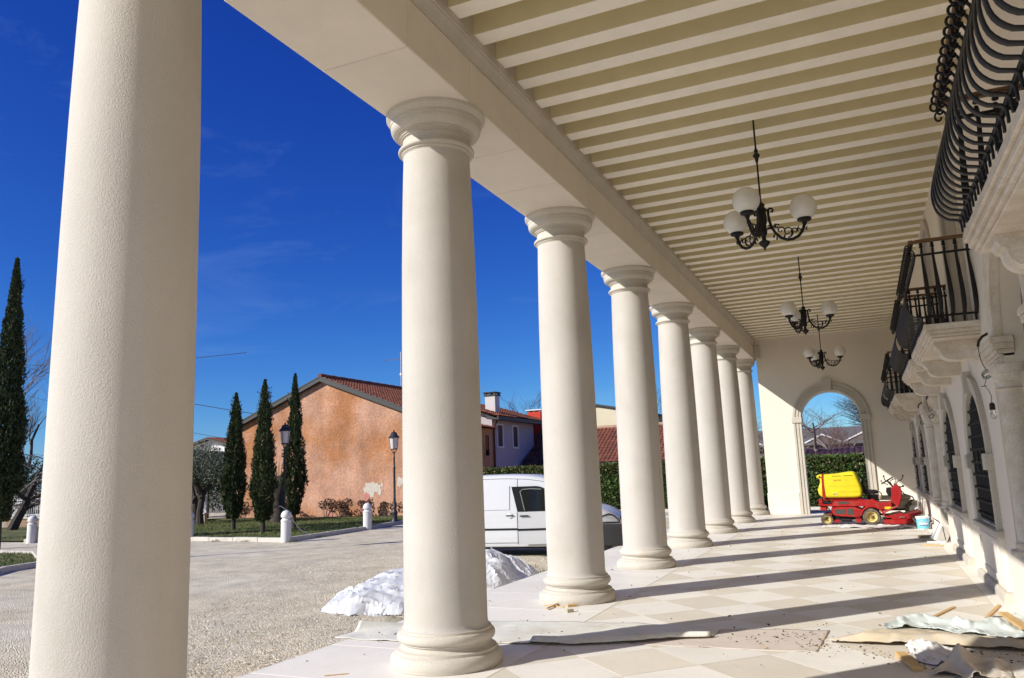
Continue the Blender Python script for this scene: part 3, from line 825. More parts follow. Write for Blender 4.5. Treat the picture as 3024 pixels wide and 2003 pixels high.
def balcony(cy):
    y0, y1 = cy - 1.475, cy + 1.475
    s_ = MB()
    for x, z0, z1 in ((BX + 0.075, 2.9955, 3.02), (BX + 0.05, 3.0205, 3.055), (BX + 0.022, 3.0555, 3.10), (BX, 3.1005, BZ1)):
        d = x - BX
        s_.box(x, W + 0.05, y0 + d, y1 - d, z0, z1, 0.007)
    b_ = obj('balcony', s_, M_TRAV, villa)
    for yc in (cy - 1.02, cy + 1.02):
        obj('console', MB().prism(cons_prof, yc - 0.13, yc + 0.13, 'xz'), M_TRAV, b_, smooth=R(28))
    # upper and lower bars on three sides
    for z, nm in ((4.012, 'upper_bar'), (3.262, 'lower_bar')):
        t = MB()
        t.box(4.332, 4.358, y0 + 0.045, y1 - 0.045, z - 0.013, z + 0.013, 0.003)
        for yy in (y0 + 0.045, y1 - 0.045): t.box(4.3585, W + 0.02, yy - 0.013, yy + 0.013, z - 0.012, z + 0.012, 0.003)
        obj(nm, t, M_IRON, b_)
    h = MB()
    h.box(4.285, 4.345, y0 - 0.03, y1 + 0.03, 4.150, 4.190, 0.01)
    for yy in (y0 - 0.03, y1 - 0.035): h.box(4.3455, W + 0.02, yy, yy + 0.065, 4.151, 4.189, 0.01)
    obj('handrail', h, M_WOODRAIL, b_)
    n = 24
    for i in range(n):
        yy = y0 + 0.06 + (y1 - y0 - 0.12) * i / (n - 1)
        obj('baluster', bal_mesh, None, b_, loc=(4.345, yy, 0))
    for i in range(n):
        yy = y0 + 0.06 + (y1 - y0 - 0.12) * i / (n - 1)
        obj('ring', ring_mesh, None, b_, loc=(0, yy, 0))
    for i in range(5):
        x = 4.42 + 0.118 * i
        for yy, rz in ((y0 + 0.045, math.pi / 2), (y1 - 0.045, -math.pi / 2)):
            obj('baluster', bal_mesh, None, b_, loc=(x, yy, 0), rot=(0, 0, rz))
            q = obj('collar', col_mesh, None, b_, loc=(x, yy - (0.01 if rz > 0 else -0.01), 0.008))
for cy in BAYS[1:]:
    if cy not in PORTAL: balcony(cy)

# ---- end wall with archway
ex0, ex1 = 0.52, W - 0.002
cx, hw, zsp = 2.65, 0.89, 2.99
e_ = MB()
n = 24
A = [(cx - hw * math.cos(math.pi * i / n), zsp + hw * math.sin(math.pi * i / n)) for i in range(n + 1)]
for Yp in (YE, YE + 0.38):
    def q(a, b_, c, d): e_.add([(a[0], Yp, a[1]), (b_[0], Yp, b_[1]), (c[0], Yp, c[1]), (d[0], Yp, d[1])], [(0, 1, 2, 3)])
    q((ex0, -.1), (cx - hw, -.1), (cx - hw, ZT), (ex0, ZT)); q((cx + hw, -.1), (ex1, -.1), (ex1, ZT), (cx + hw, ZT))
    for i in range(n): q(A[i], A[i + 1], (A[i + 1][0], ZT), (A[i][0], ZT))
path = [(cx - hw, -.1)] + A + [(cx + hw, -.1)]
e_.strip([(p, YE, z) for p, z in path], [(p, YE + 0.38, z) for p, z in path])
e_.add([(ex0, YE, -.1), (ex0, YE + .38, -.1), (ex0, YE + .38, ZT), (ex0, YE, ZT)], [(0, 1, 2, 3)])
ew = obj('end_wall', e_, M_PLASTER, villa)
for a, b_ in ((ex0 - 0.02, cx - hw - 0.27), (cx + hw + 0.27, ex1)):
    obj('wall_plinth', MB().box(a, b_, YE - 0.025, YE + 0.05, 0.0, 0.70, 0.01), M_PLASTER, ew)
def fluted(mb, x0, sg):
    for k, (a, b_, d) in enumerate(((0, .05, .045), (.05, .085, .03), (.085, .15, .05), (.15, .185, .032), (.185, .26, .06))):
        u0, u1 = sorted((x0 + sg * a, x0 + sg * b_))
        mb.box(u0, u1, YE - d, YE + 0.05, 0.0, 2.92, 0.004)
for sg in (-1, 1):
    f_ = MB(); fluted(f_, cx + sg * (hw - 0.0), sg)
    obj('arch_jamb', f_, M_CARVED, ew)
    u0, u1 = sorted((cx + sg * (hw - 0.025), cx + sg * (hw + 0.30)))
    obj('impost_block', MB().box(u0, u1, YE - 0.085, YE + 0.4, 2.921, 3.105, 0.008), M_CARVED, ew)
bm_ = MB()
for k, (a, b_, d) in enumerate(((0.0, .05, .045), (.05, .085, .03), (.085, .15, .05), (.15, .185, .032), (.185, .265, .06))):
    ra, rb = hw + a, hw + b_
    ar = lambda r_, Yv: [(cx - r_ * math.cos(math.pi * i / n), Yv, zsp + 0.085 + (r_) * math.sin(math.pi * i / n) * 0.955) for i in range(n + 1)]
    bm_.strip(ar(ra, YE + .03), ar(ra, YE - d)); bm_.strip(ar(ra, YE - d), ar(rb, YE - d)); bm_.strip(ar(rb, YE - d), ar(rb, YE + .03))
obj('archivolt', bm_, M_CARVED, ew, smooth=R(30))
kp = [(cx - 0.105, 3.905), (cx + 0.105, 3.905), (cx + 0.15, 4.30), (cx - 0.15, 4.30)]
obj('keystone', MB().prism(kp, YE - 0.10, YE + 0.39, 'xz'), M_CARVED, ew)
obj('threshold', MB().box(cx - hw, cx + hw, YE - 0.05, YE + 0.5, -0.1, 0.006, 0.003), M_TILE_L, ew)
obj('corner_bracket', MB().box(0.445, 0.66, YE - 0.07, YE + 0.05, 5.14, 5.584, 0.01), M_CARVED, ew)
obj('wall_head', MB().box(0.40, 0.55, YE + 0.022, YE + 0.37, 5.135, 6.03), M_PLASTER, ew)

# ------------------------------------------------------------------ chandeliers
def chandelier(x, y, rz, label):
    t = thing('chandelier', label, 'chandelier', (x, y, 4.18), rz, 'chandeliers under the portico ceiling')
    z0 = 4.18
    Z = lambda z: z - z0
    obj('rod', MB().lathe([(0.011, Z(4.78)), (0.011, Z(6.028))], 10), M_IRON, t, smooth=SM)
    obj('knop', MB().lathe([(0.012, Z(5.30)), (0.02, Z(5.33)), (0.024, Z(5.345)), (0.018, Z(5.355)), (0.03, Z(5.37)), (0.045, Z(5.395)), (0.03, Z(5.42)), (0.018, Z(5.432)), (0.026, Z(5.45)), (0.022, Z(5.47)), (0.012, Z(5.49))], 14), M_IRON, t, smooth=SM)
    obj('ceiling_rose', MB().lathe([(0.012, Z(5.95)), (0.03, Z(5.97)), (0.055, Z(6.01)), (0.06, Z(6.028))], 16), M_IRON, t, smooth=SM)
    hub = [(0.004, Z(4.18)), (0.012, Z(4.19)), (0.010, Z(4.205)), (0.024, Z(4.22)), (0.052, Z(4.245)), (0.066, Z(4.272)), (0.062, Z(4.29)), (0.034, Z(4.303)), (0.022, Z(4.33)), (0.028, Z(4.36)), (0.044, Z(4.385)), (0.046, Z(4.42)), (0.038, Z(4.44)),
           (0.042, Z(4.50)), (0.052, Z(4.53)), (0.056, Z(4.60)), (0.05, Z(4.66)), (0.058, Z(4.69)), (0.05, Z(4.71)), (0.034, Z(4.725)), (0.046, Z(4.75)), (0.03, Z(4.775)), (0.012, Z(4.79)), (0.011, Z(4.80))]
    obj('hub', MB().lathe(hub, 18), M_IRON, t, smooth=SM)
    a_ = MB()
    ctrl = [(0.105, 4.665), (0.125, 4.655), (0.135, 4.675), (0.122, 4.702), (0.095, 4.705), (0.078, 4.68), (0.076, 4.62), (0.082, 4.55), (0.10, 4.47), (0.14, 4.39), (0.20, 4.325), (0.27, 4.295), (0.34, 4.30), (0.41, 4.335), (0.455, 4.39), (0.475, 4.44), (0.487, 4.475)]
    a_.tube([(r_, 0, Z(z)) for r_, z in ctrl], [0.010, 0.011, 0.012, 0.013, 0.014, 0.015, 0.016, 0.017, 0.017, 0.018, 0.019, 0.019, 0.019, 0.018, 0.018, 0.018, 0.02], 8)
    # acanthus scrollwork filling the arm
    def curl(cx_, cz_, r0, a0, turns, sgn, rad_=0.0075):
        n_ = 18
        return [(cx_ + r0 * (1 - 0.75 * i / n_) * math.cos(a0 + sgn * turns * 2 * math.pi * i / n_), 0, Z(cz_) + r0 * (1 - 0.75 * i / n_) * math.sin(a0 + sgn * turns * 2 * math.pi * i / n_)) for i in range(n_ + 1)]
    for args in ((0.285, 4.395, 0.072, -1.6, 1.2, 1), (0.205, 4.42, 0.05, -0.6, 1.1, 1), (0.37, 4.40, 0.045, -2.6, 1.0, -1), (0.165, 4.47, 0.032, 0.5, 0.9, 1), (0.41, 4.405, 0.03, -0.2, 0.9, 1), (0.09, 4.46, 0.035, 2.5, 0.8, -1)):
        a_.tube(curl(*args), [0.0085] * 12 + [0.0065] * 7, 6)
    for px_, pz_ in ((0.13, 4.49), (0.40, 4.44), (0.50, 4.43), (0.15, 4.335), (0.24, 4.355), (0.32, 4.36), (0.115, 4.36)):
        a_.tube([(px_, 0, Z(pz_) - 0.028), (px_ + 0.006, 0, Z(pz_)), (px_ + 0.022, 0, Z(pz_) + 0.022)], [0.012, 0.009, 0.003], 5)
    a_.tube([(0.04, 0, Z(4.68)), (0.08, 0, Z(4.685))], 0.014, 6)
    a_.tube([(0.04, 0, Z(4.44)), (0.10, 0, Z(4.47))], 0.012, 6)
    me = smooth_mesh(a_, M_IRON, 'arm', R(60))
    mc = smooth_mesh(MB().lathe([(0.014, Z(4.46)), (0.022, Z(4.475)), (0.03, Z(4.485)), (0.028, Z(4.495)), (0.05, Z(4.508)), (0.078, Z(4.52)), (0.084, Z(4.535)), (0.08, Z(4.548)), (0.06, Z(4.548))], 18, 0.49), M_IRON, 'cup', R(50))
    gl = MB().sphere((0.49, 0, Z(4.685)), 0.158, 28)
    mg = smooth_mesh(gl, M_GLOBE, 'globe', R(80))
    for k in range(3):
        an = R(-104 + 120 * k)
        q = obj('arm', me, None, t, rot=(0, 0, an))
        obj('cup', mc, None, q)
        obj('globe', mg, None, t, rot=(0, 0, an))
    return t
chandelier(2.71, 3.24, 0, 'black iron three-globe chandelier hung farthest from the archway wall')
chandelier(2.71, 10.38, R(-18), 'black iron three-globe chandelier hung between the two other chandeliers')
chandelier(2.71, 17.35, R(-24), 'black iron three-globe chandelier hung closest to the archway wall')

# ------------------------------------------------------------------ dangling wires and bulb
def bulb(name, label, y, z, xw, with_bulb, cat, L=1.0):
    t = thing(name, label, cat, (xw, y, z))
    c = [(0, 0, 0), (-0.05, 0, -0.005), (-0.10, 0.01, -0.03), (-0.135, 0.02, -0.075), (-0.148, 0.03, -0.13)]
    obj('conduit', MB().tube(c, 0.014, 8), M_WIRE, t, smooth=SM)
    w = [(-0.148, 0.03, -0.12), (-0.142, 0.04, -0.25 * L), (-0.125, 0.05, -0.34 * L), (-0.10, 0.05, -0.42 * L)]
    obj('wire', MB().tube(w, 0.0042, 5), M_WIRE, t, smooth=SM)
    ring = MB()
    for k in range(3):
        ring.tube([(-0.10 + 0.045 * math.cos(a) + 0.004 * k, 0.05 + 0.03 * math.sin(a), -0.45 * L - 0.012 * k + 0.04 * math.sin(a + .5)) for a in np.linspace(0, 6.2, 20)], 0.004, 5)
    obj('wire_coil', ring, M_GREENW, t, smooth=SM)
    if with_bulb:
        w2 = [(-0.10, 0.05, -0.49 * L), (-0.135, 0.05, -0.545), (-0.10, 0.05, -0.60), (-0.085, 0.05, -0.66), (-0.09, 0.05, -0.73)]
        obj('wire', MB().tube(w2, 0.0035, 5), mat('purple_wire', (0.06, 0.03, 0.05), .5), t, smooth=SM)
        obj('wire_end', MB().tube([(-0.115, 0.05, -0.548), (-0.17, 0.04, -0.552)], 0.004, 5), M_WIRE, t)
        obj('socket', MB().lathe([(0.006, 0.0), (0.018, -0.004), (0.026, -0.02), (0.028, -0.075), (0.02, -0.078)], 14, -0.09, 0.05, -0.725), M_WIRE, t, smooth=SM)
        obj('bulb', MB().lathe([(0.014, 0.0), (0.016, -0.012), (0.03, -0.04), (0.034, -0.06), (0.028, -0.082), (0.012, -0.094), (0.001, -0.096)], 16, -0.09, 0.05, -0.803), M_BULB, t, smooth=SM)
        fz = MB().tube([(-0.10, 0.05, -0.80), (-0.105, 0.05, -0.85), (-0.09, 0.05, -0.84), (-0.075, 0.05, -0.85), (-0.08, 0.05, -0.80)], 0.0018, 4)
        obj('filament', fz, M_STEEL, t)
    return t
bulb('hanging_bulb', 'bare bulb in black socket on a coiled wire hanging from the wall conduit', 3.05, 2.905, W, True, 'light bulb', 0.92)
bulb('hanging_wire', 'loose black wire hanging beside the portal capital farther from the mower', 10.93, 2.90, W, False, 'wire')
bulb('hanging_wire', 'loose black wire hanging beside the portal capital nearer to the mower', 13.72, 2.90, W, False, 'wire')

# ------------------------------------------------------------------ mower
mow = thing('ride_on_mower', 'red ride-on mower with yellow grass tank and front cutting deck before the archway', 'mower', (3.505, 16.38, 0))
mow.scale = (0.966, 0.966, 0.966)
def mp(a, b_):
    z = 1.308 - (b_ - 270) * 0.001724
    return (2.279 + (a - 310) * 0.001535 + (z - 1.308) * 0.08 - 3.5, z)
def loft(poly, layers):
    """side outline lofted through depth; layers (y, inset)"""
    P = [Vector(mp(*p)) for p in poly]
    c = sum(P, Vector((0, 0))) / len(P)
    n_ = len(P)
    mb = MB()
    vs = []
    for y_, ins in layers:
        for i, p in enumerate(P):
            e1 = (P[i] - P[i - 1]).normalized(); e2 = (P[(i + 1) % n_] - P[i]).normalized()
            nn = Vector((e1.y + e2.y, -e1.x - e2.x))
            if nn.length < 1e-5: nn = (p - c)
            nn.normalize()
            if nn.dot(p - c) < 0 and False: nn = -nn
            q = p + nn * ins * ORI(P)
            vs.append((q.x, y_, q.y))
    fs = []
    for k in range(len(layers) - 1):
        for i in range(n_):
            a, b_ = k * n_ + i, k * n_ + (i + 1) % n_
            fs.append((a, b_, b_ + n_, a + n_))
    fs += [tuple(range(n_)), tuple(range((len(layers) - 1) * n_, len(layers) * n_))]
    return mb.add(vs, fs)
def ORI(P):
    A_ = sum(P[i - 1].x * P[i].y - P[i].x * P[i - 1].y for i in range(len(P)))
    return -1.0 if A_ > 0 else 1.0
def refine(poly, it=2):
    for _ in range(it):
        q = []
        for i in range(len(poly)):
            a, b_ = poly[i], poly[(i + 1) % len(poly)]
            q += [(a[0] * .75 + b_[0] * .25, a[1] * .75 + b_[1] * .25), (a[0] * .25 + b_[0] * .75, a[1] * .25 + b_[1] * .75)]
        poly = q
    return poly
tank = refine([(305, 268), (350, 238), (450, 240), (600, 238), (740, 222), (860, 208), (930, 212), (965, 260), (1000, 340), (1035, 430), (1060, 500), (1052, 585), (1000, 612), (700, 610), (420, 606), (350, 555), (332, 485), (352, 415), (378, 360), (362, 308), (318, 298)], 2)
RL = [(-0.46, 0.075), (-0.455, 0.05), (-0.44, 0.026), (-0.415, 0.010), (-0.38, 0.0), (0.38, 0.0), (0.415, 0.010), (0.44, 0.026), (0.455, 0.05), (0.46, 0.075)]
tk = obj('grass_tank', loft(tank, RL), M_YEL, mow, smooth=R(45))
for a, b_ in ((570, 720), (752, 903)):
    x0, z = mp(a, 272); x1, _ = mp(b_, 272)
    obj('air_slot', MB().box(x0, x1, -0.4625, -0.45, z - 0.008, z + 0.008, 0.002), M_BLACK, tk)
x0, z = mp(660, 518); x1, _ = mp(1040, 525)
obj('seam', MB().box(x0, x1, -0.4635, -0.45, z - 0.005, z + 0.005, 0.001), mat('dull_yellow', (0.45, 0.34, 0.01), .6), tk)
x0, z = mp(500, 430); x1, _ = mp(1030, 430)
obj('moulded_step', MB().box(x0, x1, -0.4632, -0.45, z - 0.004, z + 0.004, 0.001), mat('dull_yellow', (0, 0, 0)), tk)
a0, b0 = mp(585, 568); a1, b1 = mp(657, 525)
obj('decal', MB().box(a0, a1, -0.4635, -0.45, b0, b1, 0.001), mat('pale_yellow_decal', (0.75, 0.62, 0.12), .5), tk)
dm = MB()
for q0, q1 in ((592, 615), (625, 634), (642, 652)):
    u0, w0 = mp(q0, 556); u1, w1 = mp(q1, 540)
    dm.box(u0, u1, -0.4645, -0.45, w0, w1)
obj('decal_mark', dm, M_BLACK, tk)
# small red maker's mark: a pointed emblem and a short row of digits-like strokes
u, w_ = mp(600, 335)
em = MB().add([(u, -0.4622, w_), (u + .05, -0.4622, w_ + .004), (u + .082, -0.4622, w_ + .01), (u + .03, -0.4622, w_ - .035), (u, -0.462 + .02, w_), (u + .05, -.44, w_ + .004), (u + .082, -.44, w_ + .01), (u + .03, -.44, w_ - .035)], [(0, 1, 2, 3), (4, 5, 6, 7), (0, 1, 5, 4), (1, 2, 6, 5), (2, 3, 7, 6), (3, 0, 4, 7)])
for k in range(4):
    em.box(u + 0.10 + k * 0.021, u + 0.116 + k * 0.021, -0.4622, -0.45, w_ - 0.016, w_ + 0.012)
obj('maker_mark', em, M_TEXTR, tk)
x0, _ = mp(395, 420); x1, _ = mp(437, 420)
band = refine([(395, 232), (428, 232), (440, 420), (462, 560), (462, 612), (412, 612), (402, 420)], 1)
obj('red_band', loft(band, [(-0.468, 0.0), (-0.44, 0.004), (0.44, 0.004), (0.468, 0)]), M_RED, tk)
ch = [(350, 692), (400, 700), (565, 700), (575, 668), (600, 655), (1000, 655), (1050, 640), (1170, 645), (1215, 632), (1260, 655), (1330, 690), (1510, 685), (1515, 790), (1380, 800), (1300, 770), (1050, 742), (560, 738), (355, 722)]
obj('chassis', loft(ch, [(-0.47, 0.012), (-0.455, 0), (0.455, 0), (0.47, 0.012)]), M_RED, mow, smooth=R(25))
ec = refine([(555, 742), (1045, 748), (1040, 905), (880, 900), (640, 884), (578, 855), (548, 800)], 1)
cov = obj('engine_cover', loft(ec, [(-0.475, 0.012), (-0.46, 0), (0.46, 0), (0.475, 0.012)]), M_RED, mow, smooth=R(25))
M_MESHV = mat('grey_vent_mesh', (0.06, 0.055, 0.045), 0.8, var=(40, .3))
for a, b_, c, d in ((612, 780, 782, 855), (812, 772, 912, 868)):
    u0, w0 = mp(a, d); u1, w1 = mp(c, b_)
    obj('vent', MB().box(u0, u1, -0.479, -0.46, w0, w1, 0.003), M_MESHV, cov)
lv = MB()
for k in range(6):
    u0, w0 = mp(918, 798 + k * 17); u1, _ = mp(1032, 798 + k * 17)
    lv.box(u0, u1, -0.482, -0.46, w0 - 0.006, w0 + 0.006, 0.003)
obj('louvre', lv, M_RED, cov)
u0, w0 = mp(668, 702); u1, w1 = mp(832, 665)
obj('vent', MB().box(u0, u1, -0.474, -0.45, w0, w1, 0.003), M_MESHV, mow)
# fender arc over the driving wheel
fc = Vector(mp(1210, 905))
fo, fi = 0.305, 0.262
for y0, y1 in ((-0.50, -0.23), (0.23, 0.50)):
    fp = MB()
    arcs = [(fc.x + fo * math.cos(t), fc.y + fo * math.sin(t)) for t in np.linspace(R(8), R(172), 18)] + [(fc.x + fi * math.cos(t), fc.y + fi * math.sin(t)) for t in np.linspace(R(172), R(8), 18)]
    fp.prism(arcs, y0, y1, 'xz')
    obj('fender', fp, M_RED, mow, smooth=R(30))
def wheel(px_, pz_, r_, y0, y1, name='wheel'):
    w_ = y1 - y0
    tp = [(r_ * .62, 0), (r_ * .9, 0), (r_ * .985, w_ * .16), (r_, w_ * .35), (r_, w_ * .65), (r_ * .985, w_ * .84), (r_ * .9, w_), (r_ * .62, w_), (r_ * .60, w_ * .5), (r_ * .62, 0)]
    q = obj(name, MB().lathe(tp, 32, px_, y0, pz_, caps=False, axis='y'), M_TYRE, mow, smooth=R(50))
    rim = [(0.004, w_ * .32), (r_ * .16, w_ * .30), (r_ * .18, w_ * .40), (r_ * .44, w_ * .42), (r_ * .50, w_ * .16), (r_ * .60, w_ * .06), (r_ * .635, w_ * .03), (r_ * .635, w_ * .9)]
    obj('rim', MB().lathe(rim, 28, px_, y0, pz_, caps=False, axis='y'), M_RIM, q, smooth=R(40))
    hb = MB().lathe([(r_ * .13, 0.0), (r_ * .13, w_ * .35)], 10, px_, y0 + w_ * .22, pz_, axis='y')
    for k in range(4):
        a = k * math.pi / 2 + .4
        hb.lathe([(r_ * .05, 0), (r_ * .05, w_ * .1)], 6, px_ + r_ * .28 * math.cos(a), y0 + w_ * .34, pz_ + r_ * .28 * math.sin(a), axis='y')
    obj('hub', hb, mat('rusty_hub', (0.16, 0.11, 0.05), .8), q)
for y0 in (-0.5, 0.28): wheel(fc.x - .02, 0.222, 0.222, y0, y0 + 0.22)
for y0 in (-0.45, 0.31): wheel(mp(470, 960)[0] + .02, 0.158, 0.158, y0, y0 + 0.14)
cons = refine([(1500, 680), (1512, 600), (1518, 540), (1503, 490), (1555, 455), (1590, 405), (1640, 462), (1668, 490), (1682, 560), (1672, 640), (1640, 740), (1600, 770), (1520, 770)], 1)
obj('console', loft(cons, [(-0.25, 0.015), (-0.235, 0), (0.235, 0), (0.25, 0.015)]), M_RED, mow, smooth=R(30))
obj('console_back', loft([(1440, 480), (1510, 470), (1520, 640), (1460, 590), (1435, 540)], [(-0.15, 0.0), (0.15, 0)]), M_BLACK, mow)
sk = refine([(1385, 945), (1420, 938), (1640, 935), (1815, 930), (1838, 955), (1825, 1002), (1600, 1010), (1410, 1010), (1383, 995)], 1)
dk = obj('cutting_deck', loft(sk, [(-0.62, 0.02), (-0.60, 0), (0.60, 0), (0.62, 0.02)]), M_RED, mow, smooth=R(30))
up_ = [(1405, 885), (1480, 882), (1560, 862), (1655, 846), (1705, 872), (1830, 850), (1960, 828), (1968, 856), (1830, 897), (1810, 930), (1500, 934), (1500, 914), (1408, 912)]
obj('deck_plate', loft(up_, [(-0.55, 0), (0.55, 0)]), M_RED, dk)
sp = MB()
for yy in (-0.4, 0.05, 0.4):
    u, w_ = mp(1650, 905)
    sp.lathe([(0.075, 0), (0.075, 0.03), (0.04, 0.035), (0.04, 0.11), (0.02, 0.12)], 16, u, yy, w_ - 0.02)
obj('spindle', sp, M_BLACK, dk, smooth=SM)
for yy in (-0.64,):
    u, w_ = mp(1655, 905)
    obj('bracket', MB().box(u - .06, u + .075, yy + .055, yy + .10, w_ - .012, w_ + .012, .004), M_STEEL, dk)
for yy in (-0.5, 0.5):
    ar_ = MB()
    p0, p1, p2_ = mp(1840, 880), mp(1930, 905), mp(1925, 985)
    ar_.tube([(p0[0], yy, p0[1]), (p1[0], yy, p1[1]), (p2_[0], yy, p2_[1])], 0.028, 8)
    qa = obj('caster_arm', ar_, M_RED, dk, smooth=SM)
    obj('caster_wheel', MB().lathe([(0.01, -.03), (0.07, -.028), (0.075, 0), (0.07, .028), (0.01, .03)], 18, p2_[0] + .01, yy, 0.08, axis='y'), M_BLACK, qa, smooth=SM)
p0, p1 = mp(1372, 838), mp(1610, 742)
for yy in (-0.5, 0.5):
    obj('lift_arm', MB().tube([(p0[0], yy, p0[1]), (p1[0], yy, p1[1])], 0.026, 8), M_RED, mow, smooth=SM)
pts_ = [mp(1830, 930), mp(1930, 1020)]
obj('cable', MB().tube([(pts_[0][0], -0.66, pts_[0][1]), (pts_[1][0], -0.68, max(.012, pts_[1][1])), (pts_[1][0] - 0.7, -0.7, .012)], 0.009, 6), M_WHITEP, dk)
a0, b0 = mp(1405, 788); a1, b1 = mp(1500, 752)
obj('sticker', MB().box(a0, a1, -0.4745, -0.45, b0 + .0, b1, 0.002), mat('yellow_sticker', (0.8, 0.6, 0.01), .5), mow)
seat = refine([(1035, 325), (1062, 335), (1085, 420), (1118, 490), (1160, 502), (1288, 506), (1314, 540), (1300, 562), (1130, 566), (1085, 560), (1055, 470)], 1)
obj('seat', loft(seat, [(-0.24, 0.03), (-0.22, 0), (0.22, 0), (0.24, 0.03)]), M_BLACK, mow, smooth=R(40))
bl = MB()
for k in range(5):
    u0, w0 = mp(1135 + 3 * k, 590 + 17 * k); u1, _ = mp(1312 + 2 * k, 590 + 17 * k)
    bl.box(u0, u1, -0.2, 0.2, w0 - 0.009, w0 + 0.009, 0.004)
u0, w0 = mp(1150, 660); u1, w1 = mp(1300, 575)
bl.box(u0, u1, -0.17, 0.17, w0, w1)
obj('seat_bellows', bl, M_BLACK, mow)
c_ = Vector((mp(1455, 368)[0], 0, mp(1455, 368)[1]))
d0 = Vector((mp(1530, 325)[0], 0, mp(1530, 325)[1])) - Vector((mp(1375, 410)[0], 0, mp(1375, 410)[1]))
d0.normalize()
ring = [c_ + d0 * (0.165 * math.cos(a)) + Vector((0, 1, 0)) * (0.165 * math.sin(a)) for a in np.linspace(0, 2 * math.pi, 25)[:-1]]
sw = MB().tube(ring, 0.014, 7, closed=True)
for a in (0.3, 2.4, 4.5):
    sw.tube([c_, c_ + d0 * (0.165 * math.cos(a)) + Vector((0, 1, 0)) * (0.165 * math.sin(a))], 0.010, 6)
e1 = mp(1550, 470)
sw.tube([c_, (e1[0], 0, e1[1])], 0.022, 8)
obj('steering_wheel', sw, M_BLACK, mow, smooth=SM)
lev = MB()
for path_, yy, r_ in (([(1590, 420), (1620, 385), (1690, 352), (1703, 295)], -0.14, .011), ([(1480, 400), (1415, 352), (1400, 295)], -0.18, .012), ([(1470, 430), (1375, 395), (1358, 368)], -0.12, .010), ([(1560, 440), (1600, 380), (1580, 345)], 0.1, .009), ([(1600, 450), (1660, 470), (1700, 455)], -0.15, .016), ([(1530, 440), (1500, 380), (1550, 350)], 0.05, .01)):
    L_ = [(mp(*p)[0], yy, mp(*p)[1]) for p in path_]
    lev.tube(L_, r_, 6)
    lev.sphere(L_[-1], r_ * 1.9, 8)
obj('lever', lev, M_BLACK, mow, smooth=SM)
m_ = MB()
u0, w0 = mp(705, 952); u1, _ = mp(890, 952)
m_.lathe([(0.03, 0), (0.048, 0.006), (0.05, 0.02), (0.05, u1 - u0 - .02), (0.03, u1 - u0)], 16, u0, -0.36, w0 + .01, axis='x')
obj('muffler', m_, M_BLACK, mow, smooth=SM)
hb = MB()
for a, b_, c, d in ((348, 625, 405, 700), (370, 738, 470, 800), (500, 845, 560, 890), (590, 940, 690, 985), (940, 905, 1035, 985)):
    u0, w0 = mp(a, d); u1, w1 = mp(c, b_)
    hb.box(u0, u1, -0.40, 0.40, w0, w1, 0.008)
obj('frame', hb, M_RED, mow)
ub = MB()
u0, w0 = mp(590, 930); u1, w1 = mp(1330, 850)
ub.box(u0, u1, -0.30, 0.30, w0 - 0.03, w1)
p0, p1 = mp(1300, 860), mp(1420, 900)
ub.tube([(p0[0], -.25, p0[1]), (p1[0] + .1, -.25, p1[1])], 0.03, 8)
p0, p1 = mp(420, 638), mp(495, 695)
ub.tube([(p0[0], -.42, p0[1]), (p1[0], -.42, p1[1])], 0.018, 8)
p0, p1 = mp(480, 740), mp(560, 830)
ub.tube([(p0[0], -.40, p0[1]), (p1[0], -.40, p1[1])], 0.014, 6)
p0 = mp(470, 960)
ub.tube([(p0[0], -.42, .158), (p0[0], .42, .158)], 0.022, 8)
ub.tube([(fc.x, -.45, .222), (fc.x, .45, .222)], 0.03, 8)
p1 = mp(480, 860)
ub.tube([(p0[0], -.40, .158), (p1[0] + .04, -.38, p1[1] - .03), (p1[0] + .14, -.3, p1[1] + .02)], 0.022, 8)
obj('underframe', ub, M_BLACK, mow, smooth=SM)
ub2 = MB()
u0, w0 = mp(420, 655); u1, w1 = mp(1050, 612)
ub2.box(u0, u1, -0.34, 0.34, w0, w1, 0.01)
obj('tank_cradle', ub2, M_RED, mow)

# small dusty cart parked behind the mower
ct = thing('garden_cart', 'dusty beige two-wheeled garden machine parked behind the red mower', 'garden machine', (4.25, 19.0, 0))
obj('body', MB().box(-0.62, 0.36, -0.28, 0.28, 0.50, 0.62, 0.03), M_CART, ct)
obj('engine_box', MB().box(-0.05, 0.33, -0.30, 0.26, 0.26, 0.49, 0.02), M_CART, ct)
ax = MB().tube([(0.42, -0.34, 0.24), (0.42, 0.34, 0.24)], 0.02, 8)
ax.box(-0.6, 0.4, -0.2, 0.2, 0.2, 0.255)
obj('axle', ax, M_BLACK, ct)
for yy in (-0.40, 0.28):
    q = obj('wheel', MB().lathe([(0.14, 0), (0.22, 0), (0.24, .03), (0.24, .09), (0.22, .12), (0.14, .12), (0.13, .06), (0.14, 0)], 28, 0.42, yy, 0.24, caps=False, axis='y'), M_TYRE, ct, smooth=R(50))
    obj('rim', MB().lathe([(0.01, .04), (0.1, .045), (0.142, .02), (0.142, .1)], 24, 0.42, yy, 0.24, caps=False, axis='y'), M_STEEL, q, smooth=SM)
obj('front_leg', MB().box(-0.58, -0.5, -0.22, 0.22, 0.0, 0.51, 0.01), M_BLACK, ct)
for xx in (-0.48, 0.10):
    obj('handle_loop', MB().tube([(xx + 0.11 * math.cos(a), -0.2, 0.62 + 0.13 * math.sin(a)) for a in np.linspace(-0.1, math.pi + .1, 14)], 0.013, 6), M_BLACK, ct, smooth=SM)
obj('hose', MB().tube([(0.0, -.1, .62), (0.2, -.15, .66), (0.4, -.25, .58), (0.5, -.33, .42), (0.53, -.35, .3), (0.42, -.39, .24)], 0.02, 7), M_WHITEP, ct, smooth=SM)

